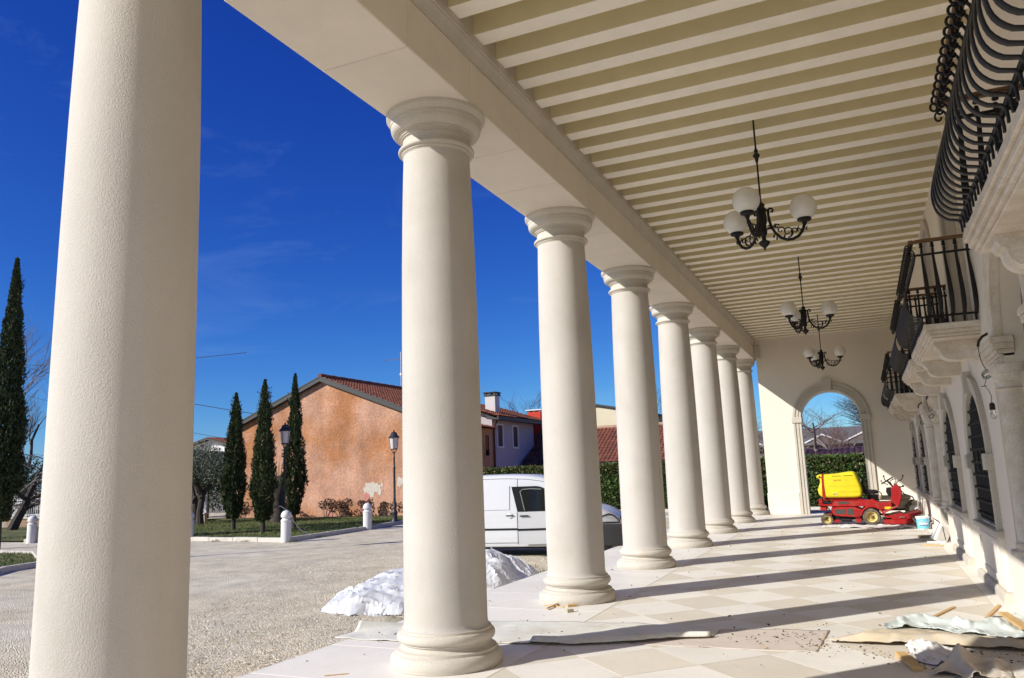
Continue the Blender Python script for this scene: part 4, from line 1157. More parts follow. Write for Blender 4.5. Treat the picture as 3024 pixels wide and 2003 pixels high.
# bucket with label
bk = thing('paint_bucket', 'white-rimmed bucket with light blue label standing on the floor by the wall', 'bucket', (4.64, 14.75, 0))
obj('tub', MB().lathe([(0.12, 0.0), (0.124, 0.004), (0.143, 0.255), (0.15, 0.258), (0.15, 0.29), (0.144, 0.292), (0.138, 0.26), (0.115, 0.02), (0.001, 0.015)], 40, caps=False), M_WHITEP, bk, smooth=R(40))
obj('label', MB().lathe([(0.1255, 0.012), (0.1432, 0.245)], 40, caps=False), M_BUCKETB, bk, smooth=R(80))
ln = MB()
nseg = 14
for z0, z1, a0, a1 in ((0.088, 0.105, R(-125), R(-40)),):
    A_ = [((0.1325 + .0035) * math.cos(a), (0.1325 + .0035) * math.sin(a), z0) for a in np.linspace(a0, a1, nseg)]
    B_ = [((0.1337 + .0035) * math.cos(a), (0.1337 + .0035) * math.sin(a), z1) for a in np.linspace(a0, a1, nseg)]
    ln.strip(A_, B_)
obj('label_underline', ln, M_TEXTB, bk)
def text_on_cylinder(txt, size, r_, zc, ac, M, parent, nm):
    cu = bpy.data.curves.new(nm, 'FONT'); cu.body = txt; cu.size = size; cu.align_x = 'CENTER'; cu.resolution_u = 2
    cu.offset = 0.004
    to = bpy.data.objects.new(nm, cu); C.objects.link(to)
    dg = bpy.context.evaluated_depsgraph_get()
    me = bpy.data.meshes.new_from_object(to.evaluated_get(dg))
    bpy.data.objects.remove(to); bpy.data.curves.remove(cu)
    for v in me.vertices:
        a = ac + v.co.x / r_
        zz = zc + v.co.y
        v.co = (r_ * math.cos(a), r_ * math.sin(a), zz)
    me.materials.clear(); me.materials.append(M)
    return obj(nm, me, None, parent)
text_on_cylinder('Sarcol', 0.085, 0.1395, 0.108, R(-88), M_TEXTW, bk, 'lettering')
obj('bail_handle', MB().tube([(0.152 * math.cos(a), 0.152 * math.sin(a), 0.25 - 0.07 * math.sin((a + 2.6) / 3.1 * math.pi)) for a in np.linspace(-2.6, 0.5, 18)], 0.004, 5), M_WHITEP, bk, smooth=SM)

# planks leaning on the wall behind the bucket
def leaning(name, label, y0, wd, L_, x_foot, M, cat, tilt=0.12, th=0.018, grp=None):
    t = MB().box(-th / 2, th / 2, -wd / 2, wd / 2, 0, L_, 0.003)
    o = obj(name, t, M, None, loc=(x_foot, y0, 0.0), rot=(rng.uniform(-.06, .06), tilt, 0))
    return tag(o, label, cat, grp)
leaning('leaning_board', 'white narrow board leaning on the wall right behind the blue bucket', 15.35, 0.09, 0.62, 4.70, M_WHITEP, 'board', 0.11)
leaning('leaning_board', 'beige stained board leaning on the wall between two white boards', 16.0, 0.13, 0.66, 4.70, M_FELT, 'board', 0.10)
leaning('leaning_board', 'tall white board leaning on the wall beside the cutting deck', 16.75, 0.12, 0.78, 4.70, M_WHITEP, 'board', 0.10)
leaning('leaning_board', 'crooked grey board leaning on the wall in the far corner', 18.2, 0.16, 0.72, 4.71, mat('grey_board', (0.4, 0.38, 0.35), .8, var=(8, .2)), 'board', 0.09)

# floodlight: two white housings with a cable, leaning against the wall
fd = thing('work_floodlight', 'white twin-panel work floodlight with black cable leaning against the wall plinth', 'floodlight', (4.70, 11.55, 0))
for k, (yy, tl) in enumerate(((0.10, 0.42), (-0.16, 0.36))):
    h_ = MB().box(-0.13, 0.13, -0.03, 0.03, 0.0, 0.36, 0.008)
    q = obj('panel', h_, M_WHITEP, fd, loc=(-0.02 + 0.05 * k, yy, 0.012), rot=(0.28, tl, 0.5))
    obj('lamp_face', MB().box(-0.105, 0.105, -0.034, -0.029, 0.03, 0.33, 0.002), mat('pale_lamp_face', (0.6, 0.58, 0.56), .3), q)
    obj('panel_edge', MB().box(0.115, 0.134, -0.032, 0.032, 0.01, 0.35, 0.002), M_BLACK, q)
obj('foot', MB().box(-0.2, 0.12, -0.35, -0.2, 0.0, 0.03, 0.008), M_WHITEP, fd)
obj('cable', MB().tube([(0.08, 0.25, 0.36), (0.0, 0.6, 0.42), (-0.02, 0.35, 0.44), (0.05, -0.05, 0.40), (0.10, -0.25, 0.30), (0.12, -0.35, 0.06)], 0.008, 6), M_WIRE, fd, smooth=SM)

# ------------------------------------------------------------------ sheets lying about
def resample(poly, n_):
    P = [Vector((*p, 0)) for p in poly]
    d = [0]
    for a, b_ in zip(P, P[1:]): d.append(d[-1] + (b_ - a).length)
    out = []
    for i in range(n_):
        t = d[-1] * i / (n_ - 1)
        k = max(j for j in range(len(d)) if d[j] <= t + 1e-9); k = min(k, len(P) - 2)
        f_ = (t - d[k]) / max(1e-9, d[k + 1] - d[k])
        out.append(P[k].lerp(P[k + 1], f_))
    return out
def sheet(name, label, cat, A_, B_, M, amp=0.02, scale=4.0, edge=0.0, nu=70, nv=26, th=0.004, seed=0, hfun=None, jag=0.012, base=0.004):
    a, b_ = resample(A_, nu), resample(B_, nu)
    mb = MB(); vs = []
    for j in range(nv):
        v = j / (nv - 1)
        for i in range(nu):
            u = i / (nu - 1)
            p = a[i].lerp(b_[i], v)
            q = Vector((p.x * scale, p.y * scale, seed * 7.3))
            h = max(0, noise.fractal(q, 1.0, 2.0, 4)) * amp + abs(noise.noise(q * 0.6)) * amp * 0.7
            h *= min(1, 8 * min(u, 1 - u) + 0.25) 
            if hfun: h += hfun(u, v, p)
            e = min(v, 1 - v, u, 1 - u)
            if edge and e < 0.12: h += edge * max(0, noise.noise(Vector((p.x * 5, p.y * 5, seed + 3)))) * (1 - e / 0.12)
            j_ = noise.noise(Vector((u * 22, v * 9, seed + 9))) * jag if e < 0.02 else 0
            vs.append((p.x + j_, p.y + j_, base + h))
    fs = [(j * nu + i, j * nu + i + 1, (j + 1) * nu + i + 1, (j + 1) * nu + i) for j in range(nv - 1) for i in range(nu - 1)]
    mb.add(vs, fs)
    c = sum((Vector(p) for p in vs), Vector()) / len(vs); c.z = 0
    mb.v = [(x - c.x, y - c.y, z) for x, y, z in mb.v]
    o = obj(name, mb, M, None, loc=c, smooth=R(70))
    sd = o.modifiers.new('thickness', 'SOLIDIFY'); sd.thickness = th; sd.offset = 1
    return tag(o, label, cat)
def fold(c0, w, h):
    return lambda u, v, p: h * math.exp(-((v - c0) / w) ** 2) * (0.5 + 0.5 * min(1, 6 * min(u, 1 - u)))
sheet('tarpaulin', 'grey-green tarpaulin spread around a column base, its far edge rolled into a fold', 'tarpaulin',
      [(-1.63, 1.08), (-1.25, 1.55), (-0.6, 1.75), (0.18, 1.95), (0.8, 2.02), (1.42, 2.05), (1.81, 2.06), (2.07, 1.93)],
      [(-1.66, 0.62), (-1.25, 0.60), (-0.7, 0.66), (0.17, 0.81), (0.88, 0.90), (1.37, 1.14), (1.78, 1.41), (2.04, 1.52)], M_TARP, 0.016, 3.2, 0.012, seed=1,
      hfun=lambda u, v, p: (0.055 * math.exp(-((v - 0.93) / 0.06) ** 2) if u > 0.55 else 0) + (0.10 * math.exp(-((v - 0.12) / .12) ** 2) * max(0, 1 - u / 0.16)), nu=110, nv=40)
sheet('felt_sheet', 'flat pinkish felt sheet strewn with dead leaves beside the tarpaulin', 'felt sheet',
      [(1.45, 1.75), (2.05, 2.0), (2.6, 2.12), (3.08, 2.15)], [(1.37, 1.10), (2.1, 1.13), (2.6, 1.14), (3.02, 1.18)], M_FELTP, 0.006, 3, 0.012, seed=2, th=0.004, base=0.0015)
sheet('felt_roll', 'long beige felt strip folded over itself lying in front of the blue tarpaulin', 'felt roll',
      [(3.10, 1.66), (3.36, 2.06), (3.68, 2.28), (4.08, 2.26), (4.40, 2.12), (4.80, 1.98)], [(3.10, 1.60), (3.53, 1.58), (4.04, 1.62), (4.4, 1.60), (4.62, 1.60), (4.80, 1.6)], M_FELT, 0.022, 5, 0.01, seed=3, th=0.008,
      hfun=lambda u, v, p: 0.075 * math.exp(-((v - 0.82) / 0.16) ** 2) * min(1, 5 * u + .1) + 0.05 * math.exp(-((v - 0.3) / 0.2) ** 2) * max(0, 1 - abs(u - .35) * 3), nu=90, nv=36)
sheet('tarpaulin', 'pale blue-grey torn tarpaulin crumpled against the wall behind the felt strip', 'tarpaulin',
      [(3.58, 2.44), (3.65, 2.66), (3.92, 3.08), (4.05, 3.0), (4.33, 2.78), (4.6, 3.02), (4.76, 3.30), (4.84, 3.54)], [(3.56, 2.33), (3.72, 2.38), (3.90, 2.42), (4.18, 2.28), (4.33, 2.20), (4.43, 2.10), (4.69, 2.10), (4.84, 2.12)], M_TARPB, 0.05, 6, 0.05, seed=4,
      hfun=fold(0.45, 0.16, 0.06), nu=110, nv=44, jag=0.03)
sheet('wrapping_sheet', 'white crumpled wrapping sheet between the felt strip and the tented cloth', 'wrapping sheet',
      [(3.72, 1.62), (3.78, 1.80), (3.90, 1.86), (4.02, 1.66), (4.10, 1.5)], [(3.76, 1.30), (3.77, 1.12), (3.80, 0.99), (3.90, 0.90), (4.02, 0.88)], M_PAPER, 0.06, 7, 0.03, seed=5, nu=60, nv=40, th=0.002,
      hfun=lambda u, v, p: 0.05 * math.sin(math.pi * u) * math.sin(math.pi * v))
# stiff cloth pulled up into a crooked peak with two folds running down from it
def peak(u, v, p):
    h = 0.085 * math.exp(-((u - .42) / .20) ** 2 - ((v - .52) / .26) ** 2)
    h += 0.055 * math.exp(-((v - .5 - .5 * (u - .42)) / .09) ** 2) * (1 - abs(u - .42)) * (1 if u > .1 else u * 10)
    h += 0.045 * math.exp(-((u - .42 + .35 * (v - .5)) / .07) ** 2) * max(0, 1 - v)
    h += 0.04 * math.exp(-((u - .82) / .07) ** 2) * math.sin(math.pi * min(1, v * 1.2))
    return h
sheet('cloth', 'stiff taupe cloth pulled up to a crooked peak beside the white wrapping sheet', 'cloth',
      [(3.84, 0.54), (3.98, 0.60), (4.10, 0.52), (4.22, 0.58), (4.40, 0.60)], [(3.98, 0.98), (4.05, 1.22), (4.18, 1.34), (4.30, 1.28), (4.44, 1.16)], mat('taupe_cloth', (0.52, 0.455, 0.39), .9, var=(6, .06)), 0.035, 6, 0.02, seed=6, nu=64, nv=64, th=0.003, hfun=peak, jag=0.02)
sheet('paper_sheet', 'dirty white paper sheet lying on the floor under the red mower', 'paper sheet',
      [(2.5, 16.2), (3.0, 16.0), (3.6, 15.9), (4.5, 15.8)], [(2.4, 15.5), (3.0, 15.1), (3.7, 14.95), (4.5, 14.85)], M_PAPER, 0.035, 4, 0.03, seed=8, nu=70, nv=24)

def plank(name, label, p0, p1, wd, th, z, M=M_WOOD, cat='wood', lift=0.0):
    a, b_ = Vector((*p0, 0)), Vector((*p1, 0))
    L_ = (b_ - a).length
    o = obj(name, MB().box(0, L_, -wd / 2, wd / 2, 0, th, min(0.003, th / 4)), M, None, loc=(a.x, a.y, z), rot=(0, -lift, math.atan2(b_.y - a.y, b_.x - a.x)))
    return tag(o, label, cat)
plank('board', 'short thick pine board lying on the floor by the white wrapping sheet', (3.67, 1.22), (3.77, 0.71), 0.085, 0.035, 0.001, cat='board')
plank('board', 'long pine board lying on the pale blue tarpaulin by the wall', (4.66, 2.95), (4.73, 2.18), 0.085, 0.028, 0.075, cat='board')
plank('stick', 'thin pine lath lying on the tiles behind the blue tarpaulin', (4.02, 3.02), (4.29, 3.74), 0.035, 0.014, 0.001, cat='stick')
plank('stick', 'thin pine lath lying slantwise on the tiles close to the wall', (4.50, 3.02), (4.75, 3.96), 0.035, 0.014, 0.001, cat='stick')
plank('stick', 'thin dark twig lying across the end of a pine lath by the wall', (4.56, 3.20), (4.72, 3.26), 0.012, 0.01, 0.001, M_BARK, 'twig')
plank('stick', 'flat yellowish stick on the floor in front of the floodlight', (4.40, 10.8), (4.72, 10.6), 0.05, 0.02, 0.001, cat='stick')
plank('board', 'brown rounded board lying on the floor beside the floodlight', (4.40, 12.35), (4.72, 12.45), 0.16, 0.05, 0.001, M_CART, 'board')
plank('stick', 'crossed splinter of wood lying at the foot of a column', (-0.10, 2.66), (-0.10, 3.02), 0.028, 0.014, 0.012, cat='splinter', lift=0.0)
plank('stick', 'lower splinter of wood under the crossed one by the column foot', (-0.24, 2.94), (0.04, 2.88), 0.022, 0.012, 0.0, cat='splinter')
plank('wood_chip', 'rounded yellow wood chip on the floor by the column foot', (0.07, 2.91), (0.16, 2.99), 0.045, 0.03, 0.0, cat='wood chip')
plank('wood_chip', 'small broken square block of wood in front of the column foot', (0.19, 2.56), (0.25, 2.62), 0.05, 0.035, 0.0, M_CART, cat='wood chip')
plank('stick', 'pale pine stick on the floor at the edge of the paper sheet', (2.38, 15.68), (2.94, 15.40), 0.05, 0.02, 0.001, M_WHITEP, cat='stick')
plank('stick', 'thin splinter lying in front of the large column base', (-0.78, -0.72), (-0.62, -0.60), 0.012, 0.008, 0.0, cat='splinter')

# dead leaves and crumbs
def litter():
    pts = []
    def blob(cx_, cy_, sx, sy, n_):
        for _ in range(n_): pts.append((rng.gauss(cx_, sx), rng.gauss(cy_, sy)))
    blob(2.9, 1.7, 0.22, 0.3, 60); blob(3.05, 1.3, 0.10, 0.2, 26); blob(2.4, 1.5, 0.3, 0.2, 30)
    blob(3.4, 1.2, 0.3, 0.2, 24); blob(3.75, 0.95, 0.15, 0.15, 36); blob(4.5, 1.25, 0.2, 0.25, 60); blob(4.3, 2.4, 0.3, 0.3, 30)
    blob(4.1, 14.9, 0.35, 0.3, 160); blob(3.6, 15.6, 0.5, 0.3, 130); blob(4.5, 15.2, 0.2, 0.4, 60); blob(0.3, 1.4, 0.5, 0.3, 22); blob(-1.1, 0.9, 0.25, 0.15, 50)
    for _ in range(130): pts.append((rng.uniform(0.2, 4.7), rng.uniform(0.2, 18)))
    for _ in range(50): pts.append((rng.uniform(-1.4, 0.6), rng.uniform(-0.5, 12)))
    pts = [p for p in pts if -1.45 < p[0] < 4.80 and p[1] > -1.2]
    n_ = len(pts)
    P = np.array([(x, y_, 0.004 + rng.random() * 0.006) for x, y_ in pts])
    low = (P[:, 0] > 2.0) & (P[:, 1] < 3.2)
    P[low, 2] += 0.010
    a = nrg.random(n_) * 6.28
    D = np.stack([np.cos(a), np.sin(a), nrg.random(n_) * 0.5], 1)
    sz = 0.018 + 0.026 * nrg.random(n_)
    V = leaf_cards(P, unit(D), sz, sz * 0.45)
    o = cards('leaf_litter', V, [M_LITTER, mat('dark_leaf_crumb', (0.055, 0.04, 0.03), .9), mat('straw_crumb', (0.36, 0.25, 0.11), .9)], mi=nrg.choice(3, n_, p=[.55, .25, .2]))
    tag(o, 'scattered dead leaves and crumbs on the terrace tiles', 'leaf litter', kind='stuff')
litter()

# ------------------------------------------------------------------ van
van = thing('delivery_van', 'white panel van on the gravel with its front door ajar', 'van', (-5.03, 10.63, G), R(8))
def van_w(x):                      # half width along the length
    w = 0.885
    if x > 2.6: w -= 0.30 * ((x - 2.6) / 0.98) ** 2.4
    if x < -0.6: w -= 0.06 * ((-0.6 - x) / 0.25) ** 2
    return w
TOPZ = [(-0.85, 1.66), (-0.80, 1.74), (-0.6, 1.775), (0.3, 1.80), (1.0, 1.80), (1.5, 1.775), (1.85, 1.72), (2.05, 1.655), (2.3, 1.52), (2.6, 1.30), (2.86, 1.09), (3.0, 1.04), (3.2, 0.975), (3.4, 0.86), (3.52, 0.74), (3.575, 0.6)]
def van_top(x):
    for (a, za), (b_, zb) in zip(TOPZ, TOPZ[1:]):
        if x <= b_: return za + (zb - za) * (x - a) / (b_ - a)
    return TOPZ[-1][1]
def van_y(x, z):                   # half width at a height
    w = van_w(x)
    zt = van_top(x)
    if z < 0.35: w -= 0.03 * ((0.35 - z) / 0.15) ** 1.5
    if z > 0.98: w -= 0.085 * min(1, (z - 0.98) / 0.75) ** 1.25
    e = zt - z
    if e < 0.09: w -= 0.11 * (1 - max(0, e) / 0.09) ** 2
    return w
body = MB(); vs = []
XSs = sorted(set([-0.855, -0.83, -0.75, -0.6, -0.3, 0, .4, .8, 1.0, 1.3, 1.5, 1.7, 1.9, 2.05, 2.2, 2.4, 2.6, 2.72, 2.86, 2.93, 3.0, 3.1, 3.2, 3.3, 3.4, 3.47, 3.52, 3.56, 3.575]))
NZ = 26
for x in XSs:
    zt = van_top(x); zb = 0.22 if x < 3.0 else 0.22 + 0.04 * (x - 3.0)
    prof = []
    zz = [zb, zb + .03, .30, .36, .45, .58, .6, .62, .75, .86, .98, 1.05, 1.15, 1.25, 1.35, 1.45]
    zz = [z for z in zz if z < zt - .12] + [zt - .11, zt - .08, zt - .055, zt - .03, zt - .012, zt - .003]
    while len(zz) < 22: zz.insert(3, (zz[2] + zz[3]) / 2)
    row = [(x, -van_y(x, z), z) for z in zz] + [(x, -0.3, zt + .012), (x, 0, zt + .016), (x, 0.3, zt + .012)] + [(x, van_y(x, z), z) for z in reversed(zz)]
    vs.append(row)
k = len(vs[0])
fs = [(i * k + j, i * k + j + 1, (i + 1) * k + j + 1, (i + 1) * k + j) for i in range(len(vs) - 1) for j in range(k - 1)]
fs += [(i * k, (i + 1) * k, (i + 1) * k + k - 1, i * k + k - 1) for i in range(len(vs) - 1)]
fs += [tuple(range(k)), tuple(range((len(vs) - 1) * k, len(vs) * k))]
body.add([p for r_ in vs for p in r_], fs)
vb = obj('body', body, M_VAN, van, smooth=R(42))
def side_patch(x0, x1, z0, z1, off, n_=10, m_=6, shape=None, y_sign=-1, thick=0.012):
    """panel lying on the van's side, off metres proud"""
    mb = MB(); v_ = []
    for j in range(m_ + 1):
        for i in range(n_ + 1):
            u, w_ = i / n_, j / m_
            x, z = (shape(u, w_) if shape else (x0 + (x1 - x0) * u, z0 + (z1 - z0) * w_))
            v_.append((x, y_sign * (van_y(x, z) + off), z))
    N_ = len(v_)
    v_ += [(x, y_ - y_sign * thick, z) for x, y_, z in v_]
    f_ = []
    for j in range(m_):
        for i in range(n_):
            a = j * (n_ + 1) + i
            f_.append((a, a + 1, a + n_ + 2, a + n_ + 1)); f_.append((N_ + a, N_ + a + 1, N_ + a + n_ + 2, N_ + a + n_ + 1))
    rim = [i for i in range(n_ + 1)] + [j * (n_ + 1) + n_ for j in range(1, m_ + 1)] + [m_ * (n_ + 1) + i for i in range(n_ - 1, -1, -1)] + [j * (n_ + 1) for j in range(m_ - 1, 0, -1)]
    for a, b_ in zip(rim, rim[1:] + rim[:1]): f_.append((a, b_, N_ + b_, N_ + a))
    return mb.add(v_, f_)
# sliding-door side: stepped panel, handle, strip, joints
obj('cargo_panel', side_patch(0.28, 1.10, 1.03, 1.56, 0.014), M_VAN, van, smooth=R(30))
obj('cargo_panel', side_patch(-0.72, 0.14, 1.03, 1.56, 0.006), M_VAN, van, smooth=R(30))
jn = MB()
for x in (0.20, 1.285):
    jn2 = side_patch(x - 0.006, x + 0.006, 0.28, 1.70, 0.0018, 1, 14, thick=.004); jn.add(jn2.v, jn2.f)
jn2 = side_patch(-0.7, 1.28, 0.30, 0.312, 0.0018, 10, 1, thick=.004); jn.add(jn2.v, jn2.f)
obj('door_joint', jn, M_BLACK, van)
obj('rub_strip', side_patch(-0.45, 1.27, 0.585, 0.625, 0.012, 12, 1), M_BLACK, van)
for sg in (-1, 1):
    obj('roof_seam', MB().tube([(x, sg * (van_y(x, van_top(x) - .085) + .001), van_top(x) - .085) for x in np.linspace(-.75, 2.0, 24)], 0.006, 5), mat('seam_grey', (0.16, 0.16, 0.17), .5), van)
obj('crease', side_patch(-.4, 1.25, .405, .415, .004, 12, 1, thick=.006), M_VAN, van)
obj('handle_dish', MB().lathe([(0.004, 0), (0.05, .002), (0.062, .008)], 20, 1.11, -0.905, 0.90, caps=False, axis='y'), M_VAN, van, smooth=SM)
obj('handle', MB().box(1.02, 1.20, -0.915, -0.90, 0.885, 0.912, 0.006), M_BLACK, van)
obj('sill', side_patch(0.35, 2.35, 0.235, 0.30, 0.014, 12, 2), M_VAN, van)
# open front door, hinged at the front edge
HX_ = 2.42
dr = bpy.data.objects.new('front_door_hinge', None)
def door_shape(u, w_):
    z = 0.29 + (0.985 - 0.29) * w_
    return (1.31 + (HX_ - 1.31) * u, z)
dm = side_patch(0, 0, 0, 0, 0.0, 12, 8, door_shape, thick=0.06)
hinge = Vector((HX_, -van_y(HX_, 0.7), 0))
def hing(mb): mb.v = [(x - hinge.x, y_ - hinge.y, z) for x, y_, z in mb.v]; return mb
door = obj('front_door', hing(dm), M_VAN, van, loc=hinge, rot=(0, 0, R(11)), smooth=R(30))
C.objects.unlink(dr) if dr.name in C.objects else None
bpy.data.objects.remove(dr)
def frame_shape(u, w_):
    zt = 1.535 if u < 0.45 else 1.535 - 0.46 * ((u - 0.45) / 0.55) ** 1.7
    z = 0.99 + (zt - 0.99) * w_
    return (1.20 + 0.12 * (1 - w_) + (2.50 - 1.30) * u, z)
obj('window_frame', hing(side_patch(0, 0, 0, 0, 0.002, 16, 6, frame_shape, thick=0.03)), M_BLACK, door, smooth=R(30))
def glass_shape(u, w_):
    x, z = frame_shape(0.14 + 0.80 * u, 0.05 + 0.85 * w_)
    return x, z
obj('side_glass', hing(side_patch(0, 0, 0, 0, 0.006, 14, 6, glass_shape, thick=0.01)), M_GLASS_D, door, smooth=R(30))
obj('rub_strip', hing(side_patch(1.31, 2.40, 0.585, 0.625, 0.012, 12, 1)), M_BLACK, door)
obj('handle', hing(MB().box(1.37, 1.57, -0.915, -0.895, 0.885, 0.912, 0.006)), M_BLACK, door)
sealp = [glass_shape(u, w_) for u, w_ in [(0.5, 1.0), (0.25, 1.0), (0.06, .97), (0.0, .88), (0.0, .6), (0.0, .3), (0.0, 0.0)]]
obj('window_seal', hing(MB().tube([(x, -(van_y(x, z) + 0.010), z) for x, z in sealp], 0.010, 6)), mat('grey_green_seal', (0.22, 0.25, 0.23), .5), door, smooth=SM)
obj('door_edge', hing(MB().tube([(1.312, -(van_y(1.31, z) + .001), z) for z in np.linspace(.30, .98, 8)], 0.006, 5)), M_DARKPL, door)
mir = MB().box(2.10, 2.26, -1.05, -0.90, 1.02, 1.20, 0.04)
obj('mirror', hing(mir), M_VAN, door, smooth=R(30))
obj('mirror_glass', hing(MB().box(2.092, 2.10, -1.03, -0.92, 1.045, 1.18, 0.002)), M_LAMPL, door)
obj('door_opening', side_patch(1.30, 1.52, 0.32, 1.0, 0.0025, 3, 8, thick=.004), M_BLACK, van)
# windscreen, bonnet line, lamps, grille, bumper
wsg = MB(); v_ = []
for i in range(7):
    x = 2.08 + (2.84 - 2.08) * i / 6
    for j in range(9):
        f_ = -0.86 + 1.72 * j / 8
        yy = f_ * (van_y(x, van_top(x) - .10))
        v_.append((x + 0.01 + 0.03 * (1 - (2 * j / 8 - 1) ** 2), yy, van_top(x) + 0.022 - 0.02 * (2 * j / 8 - 1) ** 4))
wsg.add(v_, [(i * 9 + j, i * 9 + j + 1, (i + 1) * 9 + j + 1, (i + 1) * 9 + j) for i in range(6) for j in range(8)])
obj('windscreen', wsg, M_GLASS_D, van, smooth=R(60))
bmp = MB(); v_ = []
bx = [(2.98, 0.0), (3.15, 0.0), (3.3, 0.0), (3.42, 0.0), (3.5, 0.0), (3.55, 0), (3.58, 0)]
for x, _ in bx:
    w_ = van_w(x) + 0.015
    for z in (0.20, 0.26, 0.40, 0.55, 0.66 + 0.02 * (3.58 - x)):
        v_.append((x + 0.02, -w_ + 0.0, z))
nb = 5
front = []
for j in range(1, 9):
    f_ = -1 + 2 * j / 9
    for z in (0.20, 0.26, 0.40, 0.55, 0.66):
        front.append((3.61 + 0.05 * (1 - f_ * f_), f_ * (van_w(3.575) + 0.01), z))
v_ += front
for x, _ in reversed(bx):
    w_ = van_w(x) + 0.015
    for z in (0.20, 0.26, 0.40, 0.55, 0.66 + 0.02 * (3.58 - x)): v_.append((x + 0.02, w_, z))
rows = len(v_) // nb
bmp.add(v_, [(i * nb + j, i * nb + j + 1, (i + 1) * nb + j + 1, (i + 1) * nb + j) for i in range(rows - 1) for j in range(nb - 1)])
o = obj('bumper', bmp, M_DARKPL, van, smooth=R(40)); o.modifiers.new('thickness', 'SOLIDIFY').thickness = 0.04
for sg in (-1, 1):
    hl = MB(); v_ = []
    for i in range(8):
        x = 3.12 + (3.50 - 3.12) * i / 7
        for z_ in range(4):
            zt = min(0.93 - 0.10 * (i / 7), van_top(x) - 0.02)
            z = 0.70 + (zt - 0.70) * z_ / 3 * (0.55 + 0.45 * min(1, i / 3))
            v_.append((x + 0.012, sg * (van_y(x, z) + 0.012), z))
    hl.add(v_, [(i * 4 + j, i * 4 + j + 1, (i + 1) * 4 + j + 1, (i + 1) * 4 + j) for i in range(7) for j in range(3)])
    q = obj('headlight', hl, M_LAMPL, van, smooth=R(60)); q.modifiers.new('thickness', 'SOLIDIFY').thickness = 0.02
    obj('headlight_bezel', MB().tube([(v_[i * 4 + 3][0], v_[i * 4 + 3][1] + sg * .002, v_[i * 4 + 3][2]) for i in range(8)] + [(v_[28][0], v_[28][1], v_[28][2])] + [(v_[i * 4][0], v_[i * 4][1] + sg * .002, v_[i * 4][2]) for i in range(7, -1, -1)], 0.012, 6, closed=True), M_BLACK, q)
gr = MB()
for kk in range(3):
    gr.box(3.50, 3.60, -0.40, 0.40, 0.69 + 0.05 * kk, 0.715 + 0.05 * kk, 0.005)
obj('grille', gr, M_BLACK, van)
obj('badge', MB().lathe([(0.062, 0), (0.062, 0.012), (0.045, 0.016), (0.045, 0.006)], 24, 3.60, 0, 0.745, axis='x'), M_STEEL, van, smooth=SM)
lg = MB()
for kk in range(3): lg.box(3.60, 3.665, -0.35, 0.35, 0.28 + 0.05 * kk, 0.30 + 0.05 * kk, 0.003)
obj('lower_grille', lg, M_BLACK, van)
for x in (0.0, 2.68):
    for y0 in (-0.87, 0.67):
        r_ = 0.315
        tp = [(r_ * .65, 0), (r_ * .93, 0), (r_, .03), (r_, .17), (r_ * .93, .2), (r_ * .65, .2), (r_ * .64, .1), (r_ * .65, 0)]
        q = obj('wheel', MB().lathe(tp, 36, x, y0, 0.315, caps=False, axis='y'), mat('tyre_black', (0.025, 0.025, 0.025), .85), van, smooth=R(50))
        y_in = 0.0 if y0 < 0 else 0.2
        s_ = 1 if y0 < 0 else -1
        rim = [(0.004, y_in + s_ * .012), (r_ * .3, y_in + s_ * .012), (r_ * .45, y_in + s_ * .03), (r_ * .62, y_in + s_ * .008), (r_ * .66, y_in + s_ * .004), (r_ * .66, y_in + s_ * .1)]
        obj('rim', MB().lathe(rim, 28, x, y0, 0.315, caps=False, axis='y'), M_STEEL, q, smooth=SM)
    for sg in (-1, 1):
        aw = [(x + 0.40 * math.cos(a), 0.30 + 0.40 * math.sin(a)) for a in np.linspace(-0.1, math.pi + 0.1, 20)]
        a_ = MB(); a_.v = [(p, sg * (van_y(p, max(.23, z)) + 0.002), max(.21, z)) for p, z in aw]; a_.f = [tuple(range(20))]; a_.mi = [0]
        obj('wheel_arch', a_, M_BLACK, van)
obj('underbody', MB().box(-0.75, 3.3, -0.7, 0.7, 0.17, 0.235), M_BLACK, van)
obj('jack_point', MB().box(0.62, 0.66, -0.86, -0.82, 0.17, 0.235), M_STEEL, van)

